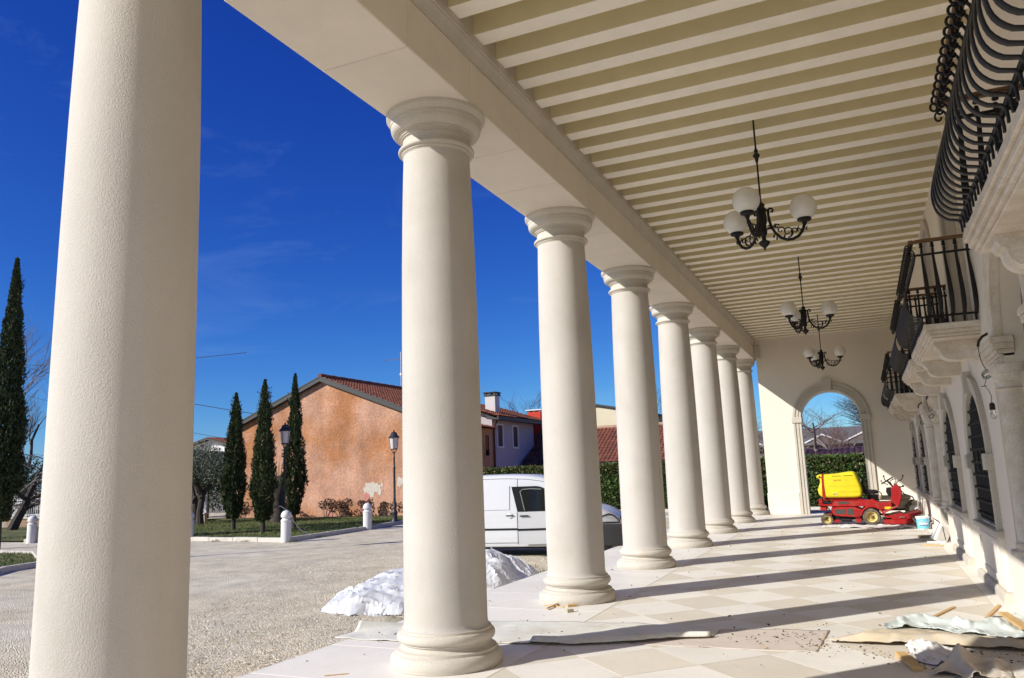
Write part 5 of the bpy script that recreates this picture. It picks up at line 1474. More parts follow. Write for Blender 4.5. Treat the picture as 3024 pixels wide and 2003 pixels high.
# ------------------------------------------------------------------ white plastic heaps
def heap(name, label, c, lx, ly, h, rz, seed, lump):
    """crumpled sheet over an uneven pile: broad lumps with sharp little facets"""
    n_, m_ = 64, 64
    mb = MB(); v_ = []
    rg = random.Random(int(seed * 10))
    for j in range(m_ + 1):
        for i in range(n_ + 1):
            u, w_ = 2 * i / n_ - 1, 2 * j / m_ - 1
            # round the square grid into a disc-like outline
            x, y_ = u * math.sqrt(1 - w_ * w_ * .38), w_ * math.sqrt(1 - u * u * .38)
            q = Vector((x * lx * 1.6, y_ * ly * 1.6, seed))
            e = max(abs(u), abs(w_))
            rim = 1 + 0.16 * noise.noise(Vector((x * 2.2, y_ * 2.2, seed + 5)))
            s_ = e / rim
            pr = 0 if s_ > .93 else (1 - (s_ / .93) ** 3.2) ** 0.55
            top = 0
            for (cx_, cy_, r_, hh) in lump:
                d2 = ((x - cx_) / r_) ** 2 + ((y_ - cy_) / r_) ** 2
                top = max(top, hh * math.exp(-d2 ** 1.6))
            z = h * pr * (0.30 + 0.70 * top)
            fold = 1 - abs(noise.noise(Vector((q.x * 1.3 + .9 * noise.noise(q * 1.4), q.y * 3.2 + .8 * noise.noise(q * 1.1), seed + 1))))
            z += (0.05 * fold ** 4 + 0.02 * noise.noise(q * 3.2) + 0.010 * noise.noise(q * 8) + rg.uniform(-.003, .003)) * min(1, .25 + 1.6 * pr)
            if pr == 0: z = 0.004 + 0.02 * max(0, noise.noise(q * 3.5))
            k = 1 + .05 * noise.noise(q * 2.5 + Vector((0, 0, 4))) + (.10 * noise.noise(Vector((x * 5, y_ * 5, seed + 8))) if e > .9 else 0)
            v_.append((x * lx * k + rg.uniform(-.008, .008), y_ * ly * k + rg.uniform(-.008, .008), max(0.004, z)))
    fs_ = []
    for j in range(m_):
        for i in range(n_):
            a = j * (n_ + 1) + i
            if rg.random() < .5: fs_ += [(a, a + 1, a + n_ + 2), (a, a + n_ + 2, a + n_ + 1)]
            else: fs_ += [(a, a + 1, a + n_ + 1), (a + 1, a + n_ + 2, a + n_ + 1)]
    mb.add(v_, fs_)
    o = obj(name, mb, M_SHEETW, None, loc=c, rot=(0, 0, rz), smooth=R(27))
    return tag(o, label, 'plastic sheeting')
heap('plastic_heap', 'long heap under glossy white plastic sheeting on the gravel by the tarpaulin', (-3.12, 4.35, G), 1.0, 1.6, 0.34, R(14), 3.0, [(-.25, -.5, .7, .85), (.3, -.2, .6, .8), (-.2, .25, .7, 1.0), (.35, .5, .6, .9)])
heap('plastic_heap', 'tall gathered bundle of white plastic sheeting at the terrace edge near the van', (-2.42, 6.0, G), 0.72, 0.95, 0.52, R(-6), 9.0, [(-.2, 0.0, .6, 1.0), (.25, -.35, .45, .7), (.1, .5, .5, .7)])
sheet('tarpaulin_flap', 'dirty olive folded tarpaulin flap on the gravel below the long plastic heap', 'tarpaulin',
      [(-2.35, 2.7), (-1.95, 2.75), (-1.6, 2.65)], [(-2.3, 1.95), (-1.95, 1.6), (-1.56, 1.25)], mat('olive_dirty_tarp', (0.33, 0.30, 0.21), .8, var=(4, .15)), 0.10, 3, 0.04, seed=12, nu=40, nv=30, base=G + 0.012)

# ------------------------------------------------------------------ lawn, kerbs, bollards
def poly_sheet(name, poly, z, M, step=0.5, hump=0.0):
    bm = bmesh.new()
    vv = [bm.verts.new((x, y_, z)) for x, y_ in poly]
    f_ = bm.faces.new(vv)
    bmesh.ops.triangulate(bm, faces=[f_])
    me = bpy.data.meshes.new(name); bm.to_mesh(me); bm.free()
    me.materials.append(M); fixn(me)
    return obj(name, me, None)
KA, KB = (-12.95, 13.35), (-13.75, 20.6)
lawn1 = [(-12.98, 13.42), (-13.15, 16.5), (-13.6, 20.5), (-13.7, 25.9), (-27.2, 25.9), (-26.0, 22.4), (-37, 20.2), (-60, 16), (-60, 13.5), (-24.3, 12.95), (-17.2, 13.75)]
lawn2 = [(-13.6, 4.2), (-14.95, 5.95), (-15.2, 7.0), (-18.6, 9.2), (-21.5, 9.3), (-40, 7.5), (-40, 4.0)]
tag(poly_sheet('lawn', lawn1, G + 0.06, M_GRASS), kind='structure')
tag(poly_sheet('lawn', lawn2, G + 0.05, M_GRASS), kind='structure')
def inside(poly, x, y_):
    c = False
    for i in range(len(poly)):
        (x1, y1), (x2, y2) = poly[i - 1], poly[i]
        if (y1 > y_) != (y2 > y_) and x < (x2 - x1) * (y_ - y1) / (y2 - y1) + x1: c = not c
    return c
gp_ = []
while len(gp_) < 26000:
    x, y_ = rng.uniform(-27, -13), rng.uniform(13.4, 24)
    if inside(lawn1, x, y_): gp_.append((x, y_, G + 0.055))
for _ in range(9000):
    x, y_ = rng.uniform(-26, -13.5), rng.uniform(4.2, 9.4)
    if inside(lawn2, x, y_): gp_.append((x, y_, G + 0.045))
for cx_, cy_, n_ in ((-1.72, -0.35, 180), (-1.66, -0.15, 60), (-12.6, 13.2, 60), (-12.9, 15.0, 60), (-2.0, 7.4, 60), (-14.5, 13.3, 50), (-15.8, 13.35, 60), (-2.6, 8.0, 50)):
    for _ in range(n_): gp_.append((rng.gauss(cx_, .09), rng.gauss(cy_, .12), G))
P = np.array(gp_); n_ = len(P)
D = unit(np.stack([nrg.normal(size=n_) * .5, nrg.normal(size=n_) * .5, np.ones(n_)], 1))
ob = cards('lawn_grass', leaf_cards(P, D, 0.05 + 0.05 * nrg.random(n_), 0.014), M_BLADE)
tag(ob, 'short winter grass growing on the lawns', 'grass', kind='stuff')

def kerb(pts, z1, wd=0.14, label=None, nm='kerb'):
    t = thing(nm, label, 'kerb', (*pts[0], G))
    o0 = Vector((*pts[0], 0))
    for a, b_ in zip(pts, pts[1:]):
        a, b_ = Vector((*a, 0)), Vector((*b_, 0))
        L_ = (b_ - a).length; n_ = max(1, round(L_ / 1.0)); ang = math.atan2(b_.y - a.y, b_.x - a.x)
        for i in range(n_):
            p = a.lerp(b_, i / n_) - o0
            obj('kerb_stone', MB().box(0.004, L_ / n_ - 0.004, -wd / 2, wd / 2, -0.1, z1 + rng.uniform(-.006, .006), 0.012), M_KERB, t, loc=(p.x, p.y, 0), rot=(0, 0, ang))
kerb([(-24.3, 12.90), (-17.3, 13.68), (-13.0, 13.36)], 0.13, label='pale stone kerb running along the lawn edge facing the portico')
kerb([(-12.94, 13.5), (-13.1, 16.5), (-13.55, 20.4), (-13.7, 25.5)], 0.13, label='pale stone kerb running from the corner bollard to the orange house')
kerb([(-13.55, 4.15), (-14.9, 5.95), (-15.15, 7.05), (-18.6, 9.25), (-22, 9.35)], 0.12, label='pale stone kerb around the small lawn beside the big cypress')
def bollard(p, label):
    t = thing('bollard', label, 'bollard', (*p, G), 0, 'white stone bollards along the kerbs')
    obj('post', MB().lathe([(0.155, 0), (0.155, 0.60), (0.152, 0.62), (0.162, 0.625), (0.162, 0.655), (0.15, 0.67), (0.12, 0.70), (0.12, 0.745), (0.125, 0.75)], 32), M_BOLL, t, smooth=R(35))
    obj('dome', MB().lathe([(0.125, 0.745), (0.158, 0.752), (0.16, 0.775)] + [(0.16 * math.cos(a), 0.79 + 0.165 * math.sin(a)) for a in np.linspace(0, 1.55, 10)], 32), M_BOLL, t, smooth=R(35))
bollard((-12.93, 13.34), 'white domed stone bollard at the kerb corner in front of the lamp post')
bollard((-13.2, 18.1), 'white domed stone bollard on the kerb before the peeled plaster patch')
bollard((-17.25, 13.66), 'white domed stone bollard on the kerb in front of the olive tree')
bollard((-23.75, 12.75), 'white domed stone bollard on the kerb behind the big cypress')

# ------------------------------------------------------------------ lamp posts
def lamp(p, label, h):
    t = thing('street_lamp', label, 'street lamp', (*p, G), rng.uniform(0, 1.5), 'lantern lamp posts by the lawn')
    hp = h - 0.95
    prof = [(0.17, 0), (0.17, 0.06), (0.15, 0.10), (0.11, 0.18), (0.105, 0.35), (0.12, 0.42), (0.125, 0.46), (0.085, 0.52), (0.07, 0.62), (0.078, 0.66), (0.055, 0.70), (0.05, 1.0), (0.058, 1.02), (0.048, 1.05), (0.042, hp - 0.6), (0.055, hp - 0.58), (0.055, hp - 0.55), (0.036, hp - 0.52), (0.036, hp - 0.2), (0.05, hp - 0.18), (0.03, hp - 0.14), (0.028, hp), (0.06, hp + 0.02), (0.02, hp + 0.05)]
    obj('post', MB().lathe(prof, 20), M_LAMPI, t, smooth=SM)
    br = MB()
    for k in range(4):
        a = k * math.pi / 2
        br.tube([(0.03 * math.cos(a), 0.03 * math.sin(a), hp + 0.0), (0.07 * math.cos(a), 0.07 * math.sin(a), hp + 0.04), (0.105 * math.cos(a), 0.105 * math.sin(a), hp + 0.12), (0.125 * math.cos(a), 0.125 * math.sin(a), hp + 0.17)], 0.011, 6)
    obj('bracket', br, M_LAMPI, t, smooth=SM)
    gl = MB().lathe([(0.125, hp + 0.175), (0.175, hp + 0.62)], 24)
    obj('lantern_glass', gl, M_LAMPG, t, smooth=R(50))
    fr = MB()
    for k in range(4):
        a = k * math.pi / 2 + .2
        fr.tube([(0.13 * math.cos(a), 0.13 * math.sin(a), hp + 0.16), (0.182 * math.cos(a), 0.182 * math.sin(a), hp + 0.63)], 0.009, 5)
    fr.lathe([(0.142, hp + .155), (0.142, hp + .185), (0.1, hp + .185), (0.1, hp + .155), (0.142, hp + .155)], 24, caps=False)
    obj('lantern_frame', fr, M_LAMPI, t, smooth=SM)
    obj('lantern_cap', MB().lathe([(0.16, hp + 0.615), (0.225, hp + 0.625), (0.228, hp + 0.65), (0.19, hp + 0.69), (0.15, hp + 0.74), (0.125, hp + 0.77), (0.13, hp + 0.80), (0.10, hp + 0.84), (0.05, hp + 0.865), (0.025, hp + 0.875), (0.035, hp + 0.90), (0.02, hp + 0.93), (0.004, hp + 0.95)], 24), M_LAMPI, t, smooth=SM)
lamp((-15.75, 16.6), 'dark iron lantern lamp post standing between two cypresses on the lawn', 3.97)
lamp((-13.88, 21.0), 'dark iron lantern lamp post standing before the peeled patch of the orange wall', 3.75)
lamp((-13.25, 8.7), 'dark iron lantern lamp post added out of sight behind a column to cast a shadow stripe on the gravel', 3.9)  # added unseen post, there only for its shadow stripe on the gravel
obj_ = obj('irrigation_pipe', MB().tube([(-15.9, 16.3, 0.75), (-15.3, 15.9, 0.78), (-14.7, 15.5, 0.66), (-14.2, 15.2, 0.35), (-13.7, 15.0, 0.02), (-13.1, 14.9, -0.12)], 0.017, 6), mat('grey_pipe', (0.09, 0.09, 0.1), .5), None, smooth=SM)
tag(obj_, 'grey plastic pipe arching up from the lawn behind the corner bollard', 'pipe')

# ------------------------------------------------------------------ trees
def cypress(p, h, rmax, label, n_=15000, seed=0, lean=0.0):
    t = thing('cypress_tree', label, 'tree', (*p, G), 0, 'slender cypresses')
    obj('trunk', MB().tube([(0, 0, -0.1), (0.02, 0, h * .12), (0.02, 0.02, h * .6), (0, 0, h * .95)], [0.11 * rmax / .5, 0.085 * rmax / .5, .04, .008], 9), M_BARK, t, smooth=SM)
    z = h * (0.085 + 0.905 * nrg.random(n_) ** 1.02)
    f_ = z / h
    prof = np.where(f_ < 0.3, 0.35 + 0.65 * np.clip((f_ - 0.06) / 0.24, 0, 1) ** 0.7, np.clip((1.0 - f_) / 0.70, 0, 1) ** 0.8)
    a = nrg.random(n_) * 2 * np.pi
    lump = np.array([noise.noise(Vector((math.cos(q) * 1.3 + seed * 9, math.sin(q) * 1.3, w_ * 1.5))) for q, w_ in zip(a, z)])
    lump2 = np.array([noise.noise(Vector((math.cos(q) * 3 + seed * 5, math.sin(q) * 3, w_ * 4.5))) for q, w_ in zip(a, z)])
    r_ = rmax * prof * (1.0 + 0.45 * lump + 0.36 * lump2) * (0.30 + 0.70 * nrg.random(n_) ** 0.33)
    P = np.stack([r_ * np.cos(a), r_ * np.sin(a), z], 1)
    nt, per = int(30 * h / 5.5), 70                  # ragged tufts standing out from the spindle
    ta = nrg.random(nt) * 2 * np.pi; tz = h * (0.12 + 0.8 * nrg.random(nt)); tf = tz / h
    tp = np.where(tf < 0.3, 0.35 + 0.65 * np.clip((tf - 0.06) / 0.24, 0, 1) ** 0.7, np.clip((1.0 - tf) / 0.70, 0, 1) ** 0.8)
    tr_ = rmax * tp * 1.0 + 0.02
    T = np.stack([tr_ * np.cos(ta), tr_ * np.sin(ta), tz], 1).repeat(per, 0) + nrg.normal(size=(nt * per, 3)) * np.array([.05, .05, .14]) * (0.5 + rmax)
    P = np.concatenate([P, T]); a = np.concatenate([a, ta.repeat(per)]); prof = np.concatenate([prof, tp.repeat(per)]); n_ = len(P)
    D = unit(np.stack([np.cos(a) * 0.42, np.sin(a) * 0.42, np.full(n_, 1.0)], 1) + nrg.normal(size=(n_, 3)) * 0.26)
    L_ = (0.075 + 0.09 * nrg.random(n_)) * (0.55 + 0.45 * prof) * (rmax / 0.5) ** 0.35
    cards('crown', leaf_cards(P, D, L_, L_ * 0.38), M_CYP, t)
cypress((-19.05, 17.6), 5.4, 0.44, 'slender cypress closest to the olive tree, lowest of the three on the lawn', seed=1)
cypress((-16.15, 15.95), 5.55, 0.41, 'slender cypress standing nearest the kerb among the three on the lawn', seed=2)
cypress((-16.95, 18.6), 6.1, 0.40, 'slender cypress behind the lamp post, pointed tip above the orange gable', seed=3)
cypress((-22.58, 10.75), 9.85, 0.56, 'tall dark cypress on the small lawn apart from the other cypresses', n_=34000, seed=4)

def branch_tree(name, label, p, h, trunk_r, seed, levels=4, spread=0.55, M=M_BARK, mtw=M_TWIG, first=0.28, kids=(4, 5), cat='tree', leaves=None, droop=0.0, lmax=None, group=None):
    rg = random.Random(seed)
    t = thing(name, label, cat, (*p, G), 0, group)
    tr, tw = MB(), MB()
    tips = []
    def grow(p0, d, L_, r_, lv):
        n_ = 4
        pts = [p0]; rr = [r_]
        cur, dd = p0.copy(), d.copy()
        for i in range(n_):
            dd = (dd + Vector((rg.gauss(0, .13), rg.gauss(0, .13), rg.gauss(0.03 - droop * lv, .09)))).normalized()
            cur = cur + dd * (L_ / n_)
            pts.append(cur.copy()); rr.append(r_ * (1 - 0.5 * (i + 1) / n_))
        (tr if lv < 2 else tw).tube(pts, rr, 7 if lv < 2 else 4, caps=False)
        if lv >= levels:
            tips.append((cur, dd)); return
        if lv >= levels - 1: tips.append((pts[2], dd))
        k = rg.randint(*kids)
        for i in range(k):
            f_ = rg.uniform(first if lv == 0 else 0.25, 1.0)
            idx = min(n_ - 1, int(f_ * n_)); q = pts[idx].lerp(pts[idx + 1], f_ * n_ - idx)
            a = rg.uniform(0, 6.28)
            side = Vector((math.cos(a), math.sin(a), 0))
            nd = (dd * (1 - spread) + side * spread + Vector((0, 0, 0.12 * (1 - droop)))).normalized()
            grow(q, nd, L_ * rg.uniform(0.5, 0.78), max(0.004, rr[idx] * 0.55), lv + 1)
    grow(Vector((0, 0, -0.1)), Vector((rg.gauss(0, .08), rg.gauss(0, .08), 1)).normalized(), h * 0.5, trunk_r, 0)
    obj('trunk', tr, M, t, smooth=SM)
    if tw.f: obj('twigs', tw, mtw, t)
    if leaves:
        Ml, cnt, sz, rad_ = leaves
        T = np.array([tuple(a) for a, _ in tips])
        idx = nrg.integers(0, len(T), cnt)
        off = nrg.normal(size=(cnt, 3)) * rad_
        P = T[idx] + off
        D = unit(off + nrg.normal(size=(cnt, 3)) * rad_ * .6)
        cards('crown', leaf_cards(P, D, sz * (0.7 + .6 * nrg.random(cnt)), sz * 0.3), Ml, t)
    return t
# olive with two stems
def olive(p, label, s=1.0, seed=0):
    t = thing('olive_tree', label, 'tree', (*p, G))
    tr = MB()
    stems = [[(-0.1, 0, -0.05), (-0.22, 0, .5), (-0.2, 0, 1.0), (-0.5, 0.1, 1.5), (-0.8, .2, 2.2)], [(0.1, 0, -0.05), (0.05, 0, .55), (0.18, 0, 1.15), (0.3, .1, 1.5), (0.75, -.1, 2.1)], [(0.18, 0, 1.15), (0.0, -.15, 1.6), (-0.1, -.3, 2.3)], [(-0.2, 0, 1.0), (-0.75, -.1, 1.15), (-1.15, -.2, 1.5)]]
    for q in stems:
        tr.tube([(x * s, y_ * s, z * s) for x, y_, z in q], [0.17 * s, 0.13 * s, 0.11 * s, .075 * s, .035 * s][:len(q)], 9)
    obj('trunk', tr, M_BARK, t, smooth=SM)
    cs = [(-0.9, .2, 2.3, .75), (0.1, 0, 2.75, .8), (0.9, -.1, 2.2, .75), (-0.2, -.4, 2.2, .7), (1.5, .2, 1.8, .5), (-1.5, 0, 1.8, .55), (.5, .5, 2.4, .7)]
    P = []; D = []
    for cx_, cy_, cz_, r_ in cs:
        n_ = 1900
        u = unit(nrg.normal(size=(n_, 3))); rr = r_ * nrg.random((n_, 1)) ** 0.45
        P.append(np.array([cx_, cy_, cz_]) + u * rr * np.array([1, 1, .75])); D.append(unit(u * .6 + nrg.normal(size=(n_, 3)) * .6 + np.array([0, 0, .35])))
    P = np.concatenate(P) * s; D = np.concatenate(D)
    cards('crown', leaf_cards(P, D, 0.11 * s, 0.03 * s), M_OLIVEL, t)
olive((-24.2, 20.9), 'grey-green olive tree with forked twin trunks before the white fence', 1.12)
st = thing('tree_stump', 'gnarled dead olive stump standing behind the lamp post', 'stump', (-20.6, 22.0, G))
obj('stump', MB().tube([(0, 0, -.1), (.05, 0, .5), (-.05, 0, 1.1), (.08, 0, 1.7), (0, .05, 2.05)], [.42, .34, .33, .40, .22], 12), M_BARK, st, smooth=R(60))
sh = MB()
for k in range(14):
    a = k * .45 + .2
    sh.tube([(0.2 * math.cos(a), .1 * math.sin(a), 1.95), (.35 * math.cos(a), .2 * math.sin(a), 2.5), (.55 * math.cos(a), .3 * math.sin(a), 2.9 + .2 * math.sin(k))], [.02, .014, .006], 4)
obj('shoots', sh, M_TWIG, st)
# dried hydrangea bushes along the orange wall
def dry_bush(p, label, s, seed):
    rg = random.Random(seed)
    t = thing('dry_hydrangea', label, 'shrub', (*p, G), 0, 'dried hydrangeas along the orange wall')
    stx = MB(); P = []; D = []
    for k in range(rg.randint(9, 13)):
        a = rg.uniform(0, 6.28); r_ = rg.uniform(.1, .55) * s
        tip = Vector((r_ * math.cos(a), r_ * math.sin(a) * .6, rg.uniform(.35, .75) * s))
        stx.tube([(tip.x * .2, tip.y * .2, 0), tuple(tip)], [.012, .007], 4)
        for _ in range(60):
            u = Vector((rg.gauss(0, 1), rg.gauss(0, 1), rg.gauss(0, 1))).normalized()
            P.append(tuple(tip + u * 0.11 * s)); D.append(tuple((u + Vector((rg.gauss(0, .5), rg.gauss(0, .5), rg.gauss(0, .5)))).normalized()))
    obj('stems', stx, M_TWIG, t)
    fh = cards('flower_heads', leaf_cards(np.array(P), np.array(D), 0.075, 0.06), M_DRY, t)
    fh['kind'] = 'stuff'
for i, (x, lab) in enumerate(((-25.6, 'dried brown hydrangea bush by the orange wall corner closest to the white fence'), (-24.4, 'dried brown hydrangea bush behind the cypress beside the olive tree'), (-22.9, 'dried brown hydrangea bush behind the middle cypress and lamp post'),
                              (-20.5, 'dried brown hydrangea bush at the wall just past the third cypress'), (-19.5, 'dried brown hydrangea bush directly below the small pink streak on the orange wall'), (-18.2, 'dried brown hydrangea bush directly below the large peeled plaster patch'),
                              (-16.9, 'dried brown hydrangea bush below the smaller round peeled patch'), (-15.9, 'dried brown hydrangea bush by the orange wall corner closest to the van'))):
    dry_bush((x, 25.2 + .15 * math.sin(i * 3)), lab, 1.0 + .15 * math.sin(i * 5), 40 + i)

# trees of the background
branch_tree('bare_tree', 'tall bare tree behind the big cypress with upright grey branches', (-44, 27), 12.5, 0.26, 5, levels=4, spread=0.42, kids=(4, 6))
branch_tree('bare_tree', 'low bare fruit tree with spreading pale branches before the white fence', (-33, 18.2), 5.0, 0.24, 8, levels=4, spread=0.66, kids=(4, 5), droop=.05)
def evergreen(name, label, p, cs, M, sz, cnt, trunk_h, group=None):
    t = thing(name, label, 'tree', (*p, G), 0, group)
    obj('trunk', MB().tube([(0, 0, -.2), (0.1, 0, trunk_h * .5), (0, 0, trunk_h)], [.25, .2, .1], 8), M_BARK, t, smooth=SM)
    P = []; D = []
    for cx_, cy_, cz_, r_ in cs:
        u = unit(nrg.normal(size=(cnt, 3))); rr = r_ * nrg.random((cnt, 1)) ** .4
        P.append(np.array([cx_, cy_, cz_]) + u * rr); D.append(unit(u + nrg.normal(size=(cnt, 3)) * .6))
    cards('crown', leaf_cards(np.concatenate(P), np.concatenate(D), sz, sz * .35), M, t)
evergreen('laurel_tree', 'dark evergreen shrubby tree behind the white fence and olive', (-30, 27), [(-1.2, 0, 2.2, 1.1), (.3, 0, 2.6, 1.2), (1.6, 0, 2.3, 1.0), (0.8, 0, 1.5, 1.1), (-2.2, 0, 1.4, 1.0), (2.4, .3, 3.1, .5)], M_PINE, .2, 1400, 2)
evergreen('laurel_tree', 'dark evergreen tree filling the gap behind the big cypress', (-42, 23), [(-2, 0, 2.2, 1.5), (0, 0, 3.0, 1.6), (2, 0, 2.4, 1.5), (4, 0, 2.0, 1.4)], M_PINE, .22, 1400, 2.4)

# ------------------------------------------------------------------ hedge
def hedge(label, x0, x1, y0, y1, h, n_, p_b=0.25):
    t = thing('hedge', label, 'hedge', ((x0 + x1) / 2, y0, G))
    ox = (x0 + x1) / 2
    obj('dark_core', MB().box(x0 - ox + .12, x1 - ox - .12, .16, y1 - y0 - .12, 0.0, h - .16), mat('hedge_core', (0.012, 0.015, 0.008), .95), t)  # solid blocking box, coloured near black for the shade inside the hedge
    kind = nrg.random(n_)
    X = x0 - ox + (x1 - x0) * nrg.random(n_)
    Zf = nrg.random(n_); Yf = nrg.random(n_)
    front = kind < .68
    bump_ = np.array([noise.noise(Vector((x * .9, z * 2.2, 4))) for x, z in zip(X, Zf)])
    dep = 0.22 * nrg.random(n_) ** 1.3
    Y_ = np.where(front, 0.0 + dep + .09 * bump_, Yf * (y1 - y0))
    Z_ = np.where(front, Zf * h, h - .20 * nrg.random(n_) ** 1.4 + .10 * bump_)
    P = np.stack([X, Y_, Z_], 1)
    nrm = np.where(front[:, None], np.array([0, -1, .35]), np.array([0, -.3, 1.0]))
    D = unit(nrm * .55 + nrg.normal(size=(n_, 3)) * .75)
    L_ = .075 + .06 * nrg.random(n_)
    pb = np.where(front, .10 + .35 * (Zf > .8), .45)
    cards('foliage', leaf_cards(P, D, L_, L_ * .55), [M_HEDGE, M_HEDGEB], t, mi=(nrg.random(n_) < pb * (p_b / .25)).astype(int))
hedge('clipped laurel hedge growing behind the van and colonnade', -14.2, -2.6, 26.2, 27.4, 2.06, 36000)
hedge('clipped laurel hedge growing beyond the archway', -2.4, 9.0, 26.3, 27.4, 2.06, 30000, .15)
kb = obj('hedge_kerb', MB().box(-14.2, 9, 25.95, 26.1, G - .1, G + 0.17, .015), M_KERB, None)
tag(kb, 'low pale concrete kerb along the foot of the hedge', 'kerb')

# ------------------------------------------------------------------ houses behind
def tiled(mb, o, e, s_, rows, cols, amp=0.055, step=0.03):
    """barrel-tiled slope: origin o at the eave, e along the eave, s_ up the slope (full vectors)"""
    o, e, s_ = Vector(o), Vector(e), Vector(s_)
    nn = e.cross(s_).normalized()
    if nn.z < 0: nn = -nn
    seg = 4
    n_ = cols * seg
    for r_ in range(rows):
        A_, B_ = [], []
        for i in range(n_ + 1):
            ph = (i % seg) / seg
            w_ = amp * abs(math.sin(math.pi * (i / seg)))
            p = o + e * (i / n_)
            A_.append(p + s_ * (r_ / rows) + nn * (w_ + step))
            B_.append(p + s_ * ((r_ + 1.06) / rows) + nn * (w_ * .9))
        mb.strip(A_, B_)
    # underside
    A_ = [o + nn * -.04, o + e + nn * -.04]; B_ = [o + s_ + nn * -.04, o + e + s_ + nn * -.04]
    mb.strip(A_, B_)
def win(parent, kind, rect, plane, pos, sgn, glassM=M_GLASS_D, frameM=M_WHITEW, nm='window'):
    """window on a wall: rect (a0,a1,z0,z1) along the wall axis"""
    a0, a1, z0, z1 = rect
    f_ = MB(); t = 0.10
    def B(a, b_, c, d, p0, p1):
        p0, p1 = sorted((p0, p1))
        if plane == 'x': f_.box(p0, p1, a, b_, c, d, .01)
        else: f_.box(a, b_, p0, p1, c, d, .01)
    B(a0 - t, a0, z0 - t, z1 + t, pos - sgn * .02, pos + sgn * .05); B(a1, a1 + t, z0 - t, z1 + t, pos - sgn * .02, pos + sgn * .05)
    B(a0, a1, z1, z1 + t, pos - sgn * .02, pos + sgn * .05); B(a0 - .04, a1 + .04, z0 - t, z0, pos - sgn * .02, pos + sgn * .09)
    w_ = obj(nm, f_, frameM, parent)
    g_ = MB()
    if plane == 'x': g_.box(min(pos, pos + sgn * .012), max(pos, pos + sgn * .012), a0, a1, z0, z1)
    else: g_.box(a0, a1, min(pos, pos + sgn * .012), max(pos, pos + sgn * .012), z0, z1)
    obj('pane', g_, glassM, w_)
    return w_

# orange gabled house
oh = thing('orange_house', 'windowless orange-rendered gable house with dark fascia and terracotta roof', 'house', (-21.27, 26.0, G))
ox, oy, oz = -21.27, 26.0, G
xl, xr, ze, zp = -26.95, -15.6, 4.45, 6.62
def L3(x, y_, z): return (x - ox, y_ - oy, z - oz)
hw_ = MB()
NX, NZ_ = 34, 22
Yb = 36.0
gab = lambda x: zp - (zp - ze) * abs(x + 21.27) / 5.67
v_ = []
for i in range(NX + 1):
    x = xl + (xr - xl) * i / NX
    for j in range(NZ_ + 1):
        v_.append(L3(x, 26.0, G - .1 + (gab(x) - G + .1) * j / NZ_))
hw_.add(v_, [(i * (NZ_ + 1) + j, i * (NZ_ + 1) + j + 1, (i + 1) * (NZ_ + 1) + j + 1, (i + 1) * (NZ_ + 1) + j) for i in range(NX) for j in range(NZ_)])
for x in (xl, xr): hw_.add([L3(x, 26, G - .1), L3(x, Yb, G - .1), L3(x, Yb, ze), L3(x, 26, ze)], [(0, 1, 2, 3)])
hw_.add([L3(xl, Yb, G - .1), L3(xr, Yb, G - .1), L3(xr, Yb, ze), L3(-21.27, Yb, zp), L3(xl, Yb, ze)], [(0, 1, 2, 3, 4)])
obj('wall', hw_, M_ORANGE, oh)
rf = MB()
for sg in (-1, 1):
    e0 = Vector(L3(-21.27 + sg * 6.0, 25.75, zp - (zp - ze) * 6.0 / 5.67 + .16)); top = Vector(L3(-21.27, 25.75, zp + .16))
    tiled(rf, e0, (0, 10.4, 0), top - e0, 18, 44)
rr = obj('roof', rf, M_ROOF, oh)
rg_ = MB().tube([L3(-21.27, 25.74 + .4 * k, zp + .23 + .02 * (k % 2)) for k in range(27)], .11, 8)
obj('ridge_tiles', rg_, M_ROOF, rr, smooth=SM)
for sg in (-1, 1):
    pr = [(-21.27 - ox, zp + .15 - oz), (-21.27 + sg * 6.0 - ox, zp + .15 - (zp - ze) * 6.0 / 5.67 - oz), (-21.27 + sg * 6.0 - ox, zp - .05 - (zp - ze) * 6.0 / 5.67 - oz), (-21.27 - ox, zp - .05 - oz)]
    obj('fascia', MB().prism(pr, -0.27, 0.02, 'xz'), M_EAVE, oh)
    pr = [(p, z + .155 + .005) for p, z in pr[:2]] + [(p, z + .10) for p, z in reversed(pr[:2])]
    obj('verge_flashing', MB().prism([(p, z - .10) for p, z in pr], -0.29, -0.265, 'xz'), M_EAVE, oh)
def patch(cx_, cz_, rx_, rz_, seed):
    n_ = 40
    ring = []
    for i in range(n_):
        a = 2 * math.pi * i / n_
        k = 1 + .45 * noise.noise(Vector((math.cos(a) * 1.7, math.sin(a) * 1.7, seed)))+ .2 * noise.noise(Vector((math.cos(a) * 5, math.sin(a) * 5, seed)))
        ring.append((cx_ + rx_ * k * math.cos(a) - ox, cz_ + rz_ * k * math.sin(a) - oz))
    return MB().prism(ring, -.005 - .0017 * seed, .01, 'xz')
for q in ((-18.45, 1.08, .34, .36, 1), (-18.05, 1.18, .20, .20, 2), (-17.9, 1.0, .11, .16, 3), (-17.75, 1.32, .06, .1, 4), (-16.75, 1.42, .17, .22, 5)):
    obj('bare_plaster_patch', patch(*q), M_BARE, oh)
M_PINK = mat('pink_plaster', (0.52, 0.20, 0.18), .95, var=(8, .15))
for q in ((-18.62, .73, .16, .22, 8), (-20.75, -0.05, .10, .33, 9), (-18.95, .15, .15, .12, 10)):
    obj('pink_plaster_patch', patch(*q), M_PINK, oh)
an = thing('tv_antenna', 'slim television aerial mast on the ridge of the orange house', 'aerial', (-21.6, 34.0, 6.75))
obj('mast', MB().tube([(0, 0, -.1), (0, 0, 2.4)], .025, 6), M_STEEL, an)
bm2 = MB().tube([(-1.25, 0, 2.0), (0.1, 0, 1.92)], .016, 5)
